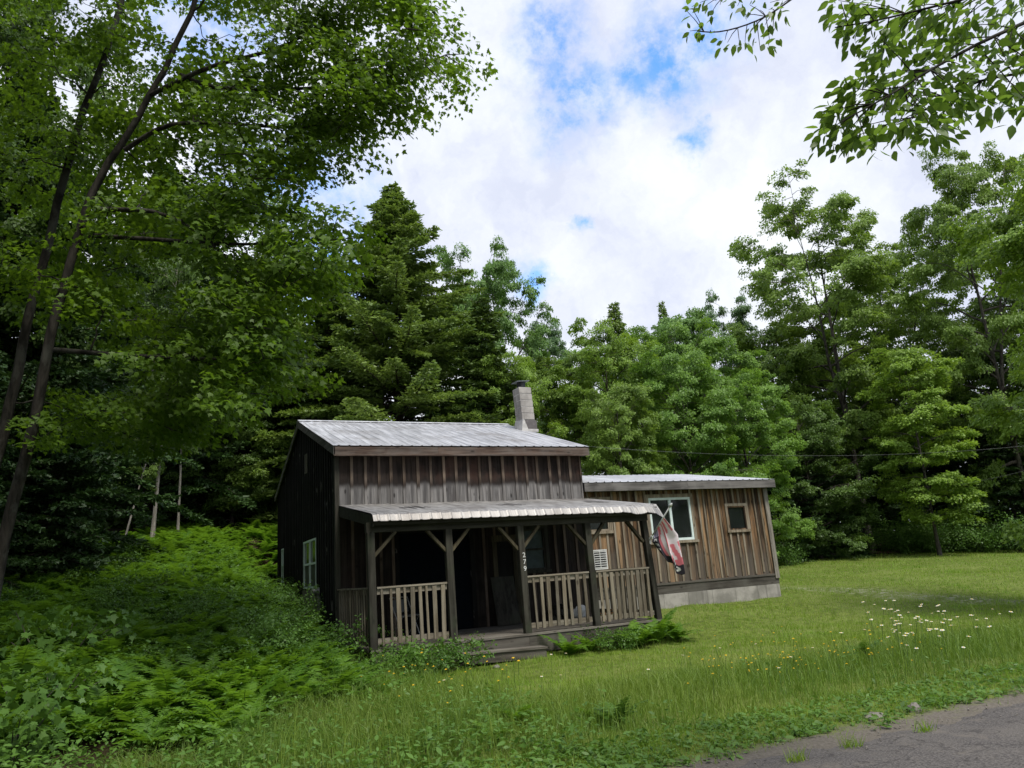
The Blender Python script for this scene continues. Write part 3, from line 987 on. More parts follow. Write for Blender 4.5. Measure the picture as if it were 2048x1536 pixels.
def build_wing():
    X0, X1, D = LEN, 11.80, 7.9
    RY, RZ, FZ = EY + 3.55, 3.80, 3.12
    W1, W2, W3 = (7.92, 9.22, 1.64, 2.73), (10.41, 11.0, 1.83, 2.45), (5.98, 6.70, 1.97, 2.7)
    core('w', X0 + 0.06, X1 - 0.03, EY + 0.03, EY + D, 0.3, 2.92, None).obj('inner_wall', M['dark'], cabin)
    m, b = MB(), MB()
    boards_wall(m, b, X0 + 0.03, X1, 0.235, 0.62, lambda u: 2.94, wing, 9, 0.055, holes=[W1, W2, W3], bgap=0.07)
    w = m.obj('wall', M['siding_ext'], cabin)
    w['label'] = 'front wall of the lower wing, brown boards with pale battens'
    b.obj('batten', M['batten_ext'], w)
    m, b = MB(), MB()
    boards_wall(m, b, EY, EY + D, 0.235, 0.62, lambda u: 2.94 + max(0, (1 - abs(u - RY) / 3.6)) * 0.6, lambda u, d: (X1 + d, u), 10, 0.055)
    w = m.obj('wall', M['siding_ext'], cabin)
    b.obj('batten', M['batten_ext'], w)
    m = MB()
    m.box(X0, X1, EY + D, EY + D + .03, 0.6, 2.95, .4)
    m.obj('wall', M['siding_ext'], cabin)
    m = MB()
    m.box(X1 - 0.09, X1 + 0.05, EY - 0.052, EY - 0.024, 0.50, 2.9, 0.1)
    m.box(X1 + 0.024, X1 + 0.052, EY - 0.022, EY + 0.1, 0.5, 2.9, 0.4)
    m.obj('corner_board', M['trim_v'], cabin)
    m = MB()
    m.box(X0 + .05, X1 + 0.035, EY - 0.045, EY + 0.02, 0.575, 0.625, 0.3)
    m.box(X0 + .05, X1 + 0.02, EY - 0.025, EY + 0.02, 0.36, 0.572, 0.7)
    m.box(X1 - .01, X1 + .033, EY - .02, EY + D, 0.36, 0.612, .6)
    m.obj('water_table', M['skirt'], cabin)
    m = MB()
    for i in range(8):
        xa = X0 - 0.1 + i * (X1 - X0 + 0.1) / 8
        xb = xa + (X1 - X0 + 0.1) / 8
        m.box(xa + 0.004, xb - 0.004, EY - 0.03, EY + 0.2, -0.4, 0.355, rnd.random())
    m.box(X0, X1 - .01, EY - 0.022, EY + 0.25, -0.4, 0.352, 0.6)
    m.box(X1 - 0.3, X1 + .028, EY - .012, EY + D, -0.4, 0.35, .4)
    m.obj('foundation', M['concrete'], cabin)
    window('window', wing, *W1, M['vinyl'], 'v', trim=M['batten_ext'], fw=0.06, label='wide two pane window with a pale frame in the wing')
    window('window', wing, *W2, M['siding_ext'], 'none', trim=M['batten_ext'], fw=0.03, tw=0.075, label='small square window near the wing corner')
    window('window', wing, *W3, M['batten_ext'], 'none', trim=M['batten_ext'], fw=0.04, label='wing window seen under the porch roof')
    rows = [(EY - 0.30, FZ), (RY, RZ)]
    rf = metal_sheet(X0 + 0.035, X1 + 0.16, rows, 0.228, 0.016, seed=8).obj('roof', M['roof_ext'], cabin)
    rf['label'] = 'pale clean tin roof over the lower wing'
    metal_sheet(X0 + 0.035, X1 + 0.16, [(RY, RZ), (EY + D + 0.3, FZ)], 0.228, 0.016, seed=9).obj('roof_slope', M['roof_ext'], rf)
    m = MB()
    m.hexa([(X0 + .05, EY - .26, FZ - .06), (X1 + .12, EY - .26, FZ - .06), (X1 + .12, RY, RZ - .07), (X0 + .05, RY, RZ - .07),
            (X0 + .05, EY - .26, FZ - .012), (X1 + .12, EY - .26, FZ - .012), (X1 + .12, RY, RZ - .02), (X0 + .05, RY, RZ - .02)])
    m.obj('roof_deck', M['siding'], rf)
    m = MB()
    m.box(X0 + 0.04, 9.0, EY - 0.292, EY - 0.26, FZ - 0.215, FZ - 0.012, 0.4)
    m.box(9.003, X1 + 0.15, EY - 0.291, EY - 0.259, FZ - 0.215, FZ - 0.012, 0.2)
    m.box(X0 + 0.05, X1 + 0.11, EY - 0.258, EY + 0.01, FZ - 0.20, FZ - 0.18, 0.8)
    m.hexa([(X1 + .12, EY - .255, FZ - .20), (X1 + .15, EY - .255, FZ - .20), (X1 + .15, RY, RZ - .2), (X1 + .12, RY, RZ - .2),
            (X1 + .12, EY - .255, FZ - .015), (X1 + .15, EY - .255, FZ - .015), (X1 + .15, RY, RZ - .02), (X1 + .12, RY, RZ - .02)], .3)
    m.obj('fascia_board', mat_wood('grey_fascia', (0.05, 0.047, 0.045), (0.17, 0.16, 0.15), (0.20, 0.19, 0.18), 'x', 0.7, streak=7, knots=False), cabin)
    # roof vent stub
    return


build_wing()

PX = [0.03, 1.46, 2.90, 4.37, 5.72]
PB = [0.05, 1.48, 2.93, 4.41, 5.86]      # post feet, a little out of plumb
PY = -2.67


def text_mesh(body, size, depth, mat, parent, mw, name):
    cu = bpy.data.curves.new('txt', 'FONT')
    cu.body = body
    cu.size = size
    cu.extrude = depth
    cu.offset = 0.001
    cu.align_x = 'CENTER'
    tmp = bpy.data.objects.new('txt', cu)
    col.objects.link(tmp)
    bpy.context.view_layer.update()
    me = bpy.data.meshes.new_from_object(tmp)
    bpy.data.objects.remove(tmp)
    me.transform(mw)
    me.materials.clear()
    me.materials.append(mat)
    o = bpy.data.objects.new(name, me)
    col.objects.link(o)
    o.parent = parent
    return o


def build_porch():
    r = random.Random(11)

    def bad(x, k):
        f = max(0, (x - 4.6)) / 1.4
        if k < 2:
            return (0, 0, 0.006 * math.sin(x * 3 + k))
        wob = 0.006 * math.sin(x * 7.3) + 0.004 * math.sin(x * 17 + 1)
        dip = (-0.035 * f + 0.03 * f * math.sin(x * 9)) * (k - 1) / 2
        tail = -0.05 * max(0, (x - 5.6) / 0.4) * (k - 1) / 2
        return (0.05 * f * (k == 4), wob * 0.5 * (k > 2) - 0.02 * f, (wob * 0.5 + dip + tail) if k > 2 else 0.3 * dip)
    rows = [(0.0, 2.745), (-1.4, 2.52), (-2.74, 2.318), (-2.86, 2.275), (-2.925, 2.165)]
    rf = metal_sheet(0.034, 6.03, rows, 0.19, 0.008, bad, seed=6).obj('roof', M['roof_porch'], cabin)
    rf['label'] = 'porch roof of stained ribbed tin with a bent front lip'
    m = MB()
    for x in (0.10, 0.9, 1.7, 2.5, 3.3, 4.1, 4.9, 5.75):
        m.beam((x, 0.0, 2.65), (x, -2.80, 2.20), 0.05, 0.13, r.random(), side=(1, 0, 0))
    m.obj('rafter', M['beam'], cabin)
    m = MB()
    m.hexa([(0.06, -2.78, 2.282), (5.95, -2.78, 2.282), (5.95, -.005, 2.722), (0.06, -.005, 2.722),
            (0.06, -2.78, 2.30), (5.95, -2.78, 2.30), (5.95, -.005, 2.735), (0.06, -.005, 2.735)])
    m.obj('roof_deck', M['siding'], rf)
    m = MB()
    m.hexa([(0.035, -2.84, 2.075), (0.065, -2.84, 2.075), (0.065, -.05, 2.50), (0.035, -.05, 2.50),
            (0.035, -2.84, 2.27), (0.065, -2.84, 2.27), (0.065, -.05, 2.715), (0.035, -.05, 2.715)], 0.5)
    m.obj('rake_board', M['beam'], cabin)
    m = MB()
    m.box(0.07, 5.98, -2.84, -2.80, 2.10, 2.25, 0.4)
    m.box(-0.05, 5.80, PY - 0.06, PY + 0.06, 1.985, 2.16, 0.6)
    m.obj('beam', M['beam'], cabin)
    # floor and skirt
    m = MB()
    for i in range(19):
        y = -2.76 + i * 0.145
        m.box(-0.02 + r.uniform(-.01, .01), 5.92 + r.uniform(-.02, .02), y, y + 0.138, 0.0, 0.038 + r.uniform(-.003, .003), r.random())
    m.box(0.02, 5.88, -2.70, 0, -0.10, -0.004, 0.8)
    m.obj('floor', M['deck'], cabin)
    m = MB()
    m.box(0.0, 2.92, -2.745, -2.705, -0.30, -0.003, 0.35)
    m.box(2.924, 5.5, -2.744, -2.704, -0.30, -0.003, 0.55)
    m.box(0.0, 0.04, -2.70, 0, -0.32, -0.003, 0.6)
    m.box(5.86, 5.90, -2.70, 0, -0.32, -0.003, 0.6)
    m.obj('skirt_board', M['skirt'], cabin)
    # posts, braces, numbers
    posts = []
    for i, (x, xb) in enumerate(zip(PX, PB)):
        m = MB()
        h = 0.065 if i != 4 else 0.06
        zb = (-0.45, 0.03, 0.03, 0.03, -0.42)[i]
        m.box(xb - h, xb + h, PY - 0.062, PY + 0.062, zb, 1.99, r.random(), lean=(x - xb, 0))
        posts.append(m.obj('post', M['post'], cabin, bevel=0.008))
        for s in (-1, 1):
            if (i == 0 and s < 0) or (i == 4 and s > 0):
                continue
            m = MB()
            m.beam((x + s * 0.05, PY - 0.01 * s, 1.58 + r.uniform(-.03, .03)), (x + s * (0.42 + r.uniform(-.04, .04)), PY - 0.01 * s, 1.985), 0.085, 0.05, r.random(), side=(0, 1, 0))
            m.obj('brace', M['brace'], cabin)
    for k, ch in enumerate('279'):
        z = 1.405 - 0.125 * k
        x = PB[2] + (PX[2] - PB[2]) * (z / 2.0) + 0.025
        mw = Matrix.Translation((x, PY - 0.064, z)) @ Matrix.Rotation(R(90), 4, 'X')
        text_mesh(ch, 0.125, 0.004, M['number'], posts[2], mw, 'house_number')['label'] = 'white numeral ' + ch
    # railings

    def railing(a, b, n, seed, outside):
        rr = random.Random(seed)
        A, B = Vector(a), Vector(b)
        d = (B - A).normalized()
        o = Vector(outside)
        top = MB()
        up = Vector((0, 0, 1))
        top.beam(A + up * 1.045, B + up * 1.045, 0.10, 0.03, 0.2)
        top.beam(A + up * 0.98, B + up * 0.98, 0.035, 0.095, 0.5)
        ob = top.obj('railing', M['rail'] if abs(d.x) > 0.5 else M['baluster'], cabin)
        low = MB()
        low.beam(A + up * 0.165, B + up * 0.165, 0.035, 0.09, 0.6)
        low.obj('bottom_rail', M['rail'] if abs(d.x) > 0.5 else M['baluster'], ob)
        for i in range(n):
            t = (i + 0.75 + rr.uniform(-.12, .12)) / (n + 0.5)
            p = A.lerp(B, t) + o * 0.032
            wv = rr.choice((0.04, 0.055, 0.06, 0.075)) if abs(d.x) > 0.5 else 0.045
            ln = rr.uniform(-.012, .012)
            m = MB()
            m.beam(p + up * (0.10 + rr.uniform(-.02, .02)) - d * ln, p + up * (1.02 + rr.uniform(-.012, .008)) + d * ln, wv, 0.024, rr.random(), side=d)
            m.obj('baluster', M['baluster'], ob)
    railing((0.12, PY, 0), (1.39, PY, 0), 9, 1, (0, -1, 0))
    railing((2.98, PY, 0), (4.31, PY, 0), 8, 2, (0, -1, 0))
    railing((4.47, PY, 0), (5.74, PY, 0), 10, 3, (0, -1, 0))
    railing((0.03, -0.06, 0), (0.03, PY + 0.07, 0), 13, 4, (-1, 0, 0))
    railing((5.80, -0.06, 0), (5.80, PY + 0.07, 0), 12, 5, (-1, 0, 0))
    # doors and window under the porch
    m = MB()
    m.box(1.30, 2.90, 0.001, 0.028, 0.04, 2.10)
    d = m.obj('door', M['door'], cabin)
    d['label'] = 'wide dark navy door'
    m = MB()
    m.box(1.20, 1.298, -0.03, 0.02, 0.04, 2.2, .8)
    m.box(2.902, 3.0, -0.03, 0.02, 0.04, 2.2, .6)
    m.box(1.20, 3.0, -0.028, 0.02, 2.202, 2.29, .7)
    m.obj('door_frame', M['siding'], d)
    m = MB()
    m.box(3.55, 3.93, 0.002, 0.026, 0.04, 1.80)
    d = m.obj('door', M['siding'], cabin)
    d['label'] = 'narrow plank door'
    m = MB()
    m.box(3.44, 3.545, -0.035, 0.02, 0.04, 1.83, .3)
    m.box(3.935, 4.04, -0.035, 0.02, 0.04, 1.83, .5)
    m.box(3.42, 4.06, -0.04, 0.02, 1.833, 1.97, .2)
    m.obj('door_frame', M['brace'], d)
    window('window', front, 4.14, 4.76, 1.16, 2.08, M['post'], 'h', trim=M['post'], fw=0.04, pane_mats=[M['blind'], M['blind']], label='porch window with a dark green blind')


build_porch()


def tbox(name, label, cat, parts, loc=(0, 0, 0), rz=0.0):
    t = empty(name, loc, rz)
    tag(t, label, cat)
    for nm, mb, mt in parts:
        mb.obj(nm, mt, t)
    return t


def build_porch_things():
    r = random.Random(5)
    # plank step in front of the porch opening
    a, b = MB(), MB()
    for k in range(2):
        a.box(-0.80, 0.80, -0.36 + k * 0.175, -0.19 + k * 0.175, 0.155, 0.19, 0.3 + 0.3 * k, lean=(0, 0))
    b.box(-0.76, 0.78, -0.335, -0.30, 0.0, 0.152, 0.2)
    b.box(-0.76, 0.78, -0.03, 0.0, -0.1, 0.152, 0.2)
    b.box(-0.75, -0.71, -0.30, -0.03, -0.1, 0.150, 0.5)
    b.box(0.72, 0.76, -0.30, -0.03, -0.1, 0.150, 0.5)
    t = tbox('wooden_step', 'weathered plank step on the ground below the porch opening', 'step', [('tread', a, M['deck']), ('riser', b, M['skirt'])], (2.24, -2.86, -0.34))
    t.rotation_euler = (0, R(1.6), R(-1))
    # wall air conditioner
    a, b = MB(), MB()
    a.box(-0.19, 0.19, 0, 0.30, 0, 0.03)
    a.box(-0.19, 0.19, 0, 0.30, 0.43, 0.46)
    a.box(-0.19, -0.16, 0, 0.30, 0.03, 0.43)
    a.box(0.16, 0.19, 0, 0.30, 0.03, 0.43)
    a.box(-0.16, 0.16, 0.10, 0.30, 0.03, 0.43)
    for i in range(8):
        b.box(-0.16, 0.16, -0.004, 0.012, 0.035 + i * 0.052, 0.055 + i * 0.052)
    for x in (-0.005,):
        b.box(x - 0.008, x + 0.008, -0.002, 0.010, 0.03, 0.43)
    c = MB()
    c.box(-0.159, 0.159, 0.09, 0.098, 0.031, 0.429)
    tbox('air_conditioner', 'white louvred air conditioner on the wing wall beside the porch', 'air conditioner',
         [('housing', a, M['white']), ('grille', b, M['white']), ('coil', c, M['iron'])], (6.17, EY - 0.33, 1.06))
    # flag on the last post
    t = empty('flag', (5.80, PY - 0.06, 1.60))
    tag(t, 'red and white striped flag with dark lettered patches hanging from the last porch post', 'flag')
    m = MB()
    d = Vector((0.06, -0.74, 0.60))
    m.tube([(0, 0, 0), d], 0.013, 10)
    m.obj('flagpole', M['white'], t, smooth=True)
    m = MB()
    m.tube([d * 0.97, d * 1.03, d * 1.08], [0.022, 0.03, 0.008], 10)
    m.obj('finial', M['white'], t, smooth=True)
    m = MB()
    m.box(-0.02, 0.02, -0.01, 0.05, -0.09, 0.03)
    m.tube([(0, 0.0, 0), d * 0.1], 0.022, 10)
    m.obj('bracket', M['white'], t)
    # cloth hangs in folds from the middle of the pole
    s = NT('flag_cloth')
    at_ = s.t.nodes.new('ShaderNodeVertexColor')
    at_.layer_name = 'print'
    b = s.n('ShaderNodeBsdfPrincipled')
    s.t.links.new(at_.outputs[0], b.inputs['Base Color'])
    b.inputs['Roughness'].default_value = 0.75
    tr = s.n('ShaderNodeBsdfTranslucent')
    s.t.links.new(at_.outputs[0], tr.inputs['Color'])
    mx = s.n('ShaderNodeMixShader')
    mx.inputs[0].default_value = 0.25
    s.t.links.new(b.outputs[0], mx.inputs[1])
    s.t.links.new(tr.outputs[0], mx.inputs[2])
    cloth = s.done(mx.outputs[0])
    nu, nv = 48, 72
    V, C = [], []
    p0, p1 = d * 0.20, d * 0.66

    def surf(u, v):
        w = 1 - 0.52 * v ** 0.8
        top = p0.lerp(p1, u)
        ctr = p0.lerp(p1, 0.62)
        q = ctr + (top - ctr) * w
        fall = 1.12 - 0.30 * abs(u - 0.72) - 0.12 * (u < 0.5)
        z = top.z * (1 - v) + (p1.z - 0.02 - fall) * v + 0.0
        fold = math.sin(u * 15 + v * 2.5) * 0.028 * (0.25 + v)
        return Vector((q.x + fold + (u - 0.5) * 0.56 * min(1, v * 3) * (1 - 0.40 * v) + 0.30 * v ** 0.8 + 0.02 * math.sin(v * 6 + u * 3), q.y * (1 - .1 * v) + 0.03 * math.cos(u * 17 + v * 2) * (.3 + v), z))
    red, white, dark, lilac = (0.76, 0.21, 0.26), (0.86, 0.78, 0.82), (0.035, 0.03, 0.045), (0.50, 0.47, 0.60)

    def ink(u, v):
        if v > 0.80 + 0.10 * (u - 0.5):
            return dark
        if u < 0.30:
            if v < 0.22:
                return lilac if int(u * 40) % 3 else dark
            return dark
        if u < 0.36:
            return red
        if u < 0.44 and v > .2:
            return white
        k = (u - 0.36) * 11 + 0.6 * math.sin(v * 5)
        return red if (int(k) % 2 == 0 and not (0.22 < v < 0.42 and u > 0.6)) or v > 0.72 else white
    for j in range(nv + 1):
        for i in range(nu + 1):
            V.append(surf(i / nu, j / nv))
            C.append(ink(i / nu, j / nv))
    Fc = [(j * (nu + 1) + i, j * (nu + 1) + i + 1, (j + 1) * (nu + 1) + i + 1, (j + 1) * (nu + 1) + i) for j in range(nv) for i in range(nu)]
    me = bpy.data.meshes.new('cloth')
    me.from_pydata([tuple(v) for v in V], [], Fc)
    ca = me.color_attributes.new('print', 'FLOAT_COLOR', 'POINT')
    for i, c in enumerate(C):
        ca.data[i].color = c + (1,)
    me.polygons.foreach_set('use_smooth', [True] * len(Fc))
    me.materials.append(cloth)
    co = link('cloth', me, t)
    sm = co.modifiers.new('thick', 'SOLIDIFY')
    sm.thickness = 0.004
    sm.offset = 0
    # white lettering: strokes laid on the cloth

    def stroke(m, pts, w):
        for (ua, va), (ub, vb) in zip(pts[:-1], pts[1:]):
            n = 5
            for k in range(n):
                fa, fb = k / n, (k + 1) / n
                a = (ua + (ub - ua) * fa, va + (vb - va) * fa)
                c = (ua + (ub - ua) * fb, va + (vb - va) * fb)
                L_ = math.hypot((ub - ua), (vb - va)) or 1
                nx, ny = -(vb - va) / L_ * w, (ub - ua) / L_ * w
                for off in (0.005, -0.005):
                    q = []
                    for (uu, vv), sg in ((a, 1), (a, -1), (c, -1), (c, 1)):
                        U_, V_ = min(1, max(0, uu + nx * sg)), min(1, max(0, vv + ny * sg))
                        p = surf(U_, V_)
                        e1, e2 = surf(min(1, U_ + .01), V_) - p, surf(U_, min(1, V_ + .01)) - p
                        nn = e1.cross(e2)
                        nn = nn.normalized() if nn.length > 1e-9 else Vector((0, -1, 0))
                        q.append(p + nn * off)
                    m.face(q)
    m = MB()
    stroke(m, [(0.42, 0.98), (0.42, 0.86)], 0.022)
    stroke(m, [(0.42, 0.865), (0.66, 0.855), (0.72, 0.89), (0.66, 0.93), (0.42, 0.935)], 0.02)
    m.obj('letter', M['number'], t)
    for v0 in (0.26, 0.42, 0.58):
        m = MB()
        stroke(m, [(0.05, v0), (0.17, v0 + 0.03)], 0.014)
        stroke(m, [(0.06, v0 + .07), (0.11, v0 + 0.02), (0.17, v0 + 0.09)], 0.012)
        m.obj('letter', M['number'], t)
    # things lying in the shade of the porch
    a, b = MB(), MB()
    for sx in (-1, 1):
        a.tube([(sx * .22, -.22, 0), (sx * .22, .16, .78)], 0.011, 8)
        a.tube([(sx * .21, .20, 0), (sx * .21, -.20, .43)], 0.011, 8)
    a.tube([(-.22, .16, .78), (.22, .16, .78)], 0.011, 8)
    a.tube([(-.22, -.19, .43), (.22, -.19, .43)], 0.011, 8)
    b.box(-.20, .20, -.20, .10, .425, .45)
    c = MB()
    c.box(-.20, .20, .10, .125, .50, .74, lean=(0, .05))
    t = tbox('folding_chair', 'folding chair in the shade behind the railing left of the porch opening', 'chair',
             [('frame', a, M['steel']), ('seat', b, M['glass_screen']), ('backrest', c, M['glass_screen'])], (1.05, -1.1, 0.04), R(25))
    a = MB()
    a.beam((0, -0.30, 0.0), (0, -0.035, 1.02), 0.55, 0.018, 0.5, side=(1, 0, 0))
    o = a.obj('plywood_sheet', M['post'])
    o.location = (3.62, 0, 0.045)
    tag(o, 'sheet of plywood leaning on the cabin wall beside the porch door', 'plywood')
    k = 0
    for row, cnt in ((0, 4), (1, 3), (2, 2)):
        for i in range(cnt):
            m = MB()
            rr = 0.065
            m.tube([(0, -.2, 0), (0, .2, 0)], rr, 12, r.random())
            o = m.obj('firewood_log', M['bark'])
            o.location = (4.55 + (i + row * .5) * rr * 2.05, -0.42 + r.uniform(-.04, .04), 0.041 + rr + row * rr * 1.76)
            o.rotation_euler = (0, 0, R(r.uniform(-3, 3)))
            tag(o, 'split log in the low pile against the porch wall under the window', 'log', 'firewood pile on the porch')
    # crumpled white bag on the logs
    rg = np.random.default_rng(3)
    m = MB()
    ring = 12
    for j in range(9):
        ph = math.pi * j / 8
        for i in range(ring):
            th = 2 * math.pi * i / ring
            q = rg.uniform(.78, 1.12)
            m.v.append((.20 * q * math.sin(ph) * math.cos(th), .15 * q * math.sin(ph) * math.sin(th), .16 + .16 * q * math.cos(ph) * (-1)))
    for j in range(8):
        for i in range(ring):
            m.f.append((j * ring + i, j * ring + (i + 1) % ring, (j + 1) * ring + (i + 1) % ring, (j + 1) * ring + i))
            m.t.append(.5)
    o = m.obj('crumpled_bag', M['white'])
    o.location = (5.02, -0.95, 0.03)
    tag(o, 'crumpled pale plastic bag behind the porch railing balusters', 'bag')
    m = MB()
    for j in range(9):
        a0 = rg.uniform(0, 6.3)
        m.beam((rg.uniform(-.1, .1), rg.uniform(-.08, .08), rg.uniform(.02, .05)), (.2 * math.cos(a0), .14 * math.sin(a0), rg.uniform(.06, .2)), .07, .018, rg.random())
    o = m.obj('wood_scraps', mat_wood('fresh_split_wood', (.25, .10, .03), (.52, .27, .10), (.4, .25, .12), 'x', .2, knots=False))
    o.location = (5.45, -1.2, 0.045)
    tag(o, 'small orange heap of split wood scraps on the porch floor', 'wood scraps')


build_porch_things()


# ------------------------------------------------------------------ vegetation builders
def unit(v):
    return v / np.maximum(np.linalg.norm(v, axis=-1, keepdims=True), 1e-9)


def tubes(lines, n=6):
    """lines: list of (pts (k,3), radii (k,)) -> V, F"""
    Vs, Fs, base = [], [], 0
    ang = np.linspace(0, 2 * np.pi, n, endpoint=False)
    for pts, rad in lines:
        pts = np.asarray(pts, float)
        k = len(pts)
        d = np.gradient(pts, axis=0)
        d = unit(d)
        ref = np.array([1.0, 0.13, 0.07]) if abs(d[0][0]) < 0.8 else np.array([0.0, 1.0, 0.1])
        a = unit(np.cross(d, ref))
        b = np.cross(d, a)
        ring = pts[:, None, :] + (a[:, None, :] * np.cos(ang)[None, :, None] + b[:, None, :] * np.sin(ang)[None, :, None]) * np.asarray(rad)[:, None, None]
        Vs.append(ring.reshape(-1, 3))
        i = np.arange(k - 1)[:, None] * n
        j = np.arange(n)[None, :]
        q = np.stack([i + j, i + (j + 1) % n, i + n + (j + 1) % n, i + n + j], -1).reshape(-1, 4) + base
        Fs.append(q)
        base += k * n
    return np.concatenate(Vs), np.concatenate(Fs)


def wood_mesh(name, lines, mat, n=7):
    V, F = tubes(lines, n)
    return np_mesh(name, V, [F], smooth=True, mat=mat)


DIAMOND = np.array([[0, 0, 0], [0.32, 0.45, 0.05], [0, 1, -0.04], [-0.32, 0.45, 0.05]])
OVATE = np.array([[0, 0, 0], [0.20, 0.22, 0.035], [0.25, 0.48, 0.05], [0.13, 0.78, 0.02], [0, 1, -0.06], [-0.13, 0.78, 0.02], [-0.25, 0.48, 0.05], [-0.20, 0.22, 0.035]])
MAPLE = np.array([[0, 0, 0], [.16, .10, .02], [.36, .02, .0], [.30, .24, .03], [.52, .44, -.02], [.27, .50, .03], [.17, .62, .03], [0, 1, -.06],
                  [-.17, .62, .03], [-.27, .50, .03], [-.52, .44, -.02], [-.30, .24, .03], [-.36, .02, .0], [-.16, .10, .02]])
NEEDLE = np.array([[-0.5, 0, 0], [0.5, 0, 0], [0.28, 1, -0.1], [-0.28, 1, -0.1]])


def leaf_arrays(P, N, T, size, tpl, width=1.0):
    N = unit(N)
    T = unit(T - N * np.sum(T * N, -1, keepdims=True))
    S = np.cross(T, N)
    size = np.asarray(size)[:, None, None] if np.ndim(size) else size
    t = tpl[None]
    V = P[:, None, :] + size * (S[:, None, :] * t[..., 0:1] * width + T[:, None, :] * t[..., 1:2] + N[:, None, :] * t[..., 2:3])
    k = len(tpl)
    F = np.arange(len(P) * k).reshape(-1, k)
    return V.reshape(-1, 3), F


def leaf_mesh(name, P, N, T, size, tpl, tint, mat, width=1.0):
    V, F = leaf_arrays(P, N, T, size, tpl, width)
    return np_mesh(name, V, [F], [tint], mat=mat)


def curve_pts(p0, d0, length, bend, k, rg, wob=0.06):
    """polyline from p0 starting in d0 and bending towards `bend`."""
    pts = [np.array(p0, float)]
    d = unit(np.array(d0, float))
    st = length / (k - 1)
    for i in range(k - 1):
        d = unit(d + np.array(bend) / (k - 1) + rg.normal(0, wob, 3))
        pts.append(pts[-1] + d * st)
    return np.array(pts)


def sprays_to_leaves(C, D, rad, n, rg, flat=0.20, droop=0.32, jit=0.46):
    """C (m,3) centres, D (m,3) outward directions, rad (m,) -> leaf P, N, T, tint"""
    m = len(C)
    idx = np.repeat(np.arange(m), n)
    k = len(idx)
    r = np.sqrt(rg.random(k)) * rad[idx]
    a = rg.random(k) * 2 * np.pi
    rr = r / rad[idx]
    off = np.stack([r * np.cos(a), r * np.sin(a), rg.normal(0, flat, k) * rad[idx] - droop * rad[idx] * rr ** 2], -1)
    P = C[idx] + off
    N = np.array([0, 0, 0.75]) + rg.normal(0, jit, (k, 3)) + D[idx] * np.array([0.75, 0.75, 0.3])
    T = off * np.array([1, 1, 0.3]) / rad[idx][:, None] + D[idx] * 0.6 + np.array([0, 0, -0.35]) + rg.normal(0, 0.35, (k, 3))
    ct = rg.random(m) * 0.62
    return P, N, T, np.clip(ct[idx] + rg.random(k) * 0.42, 0, 1)


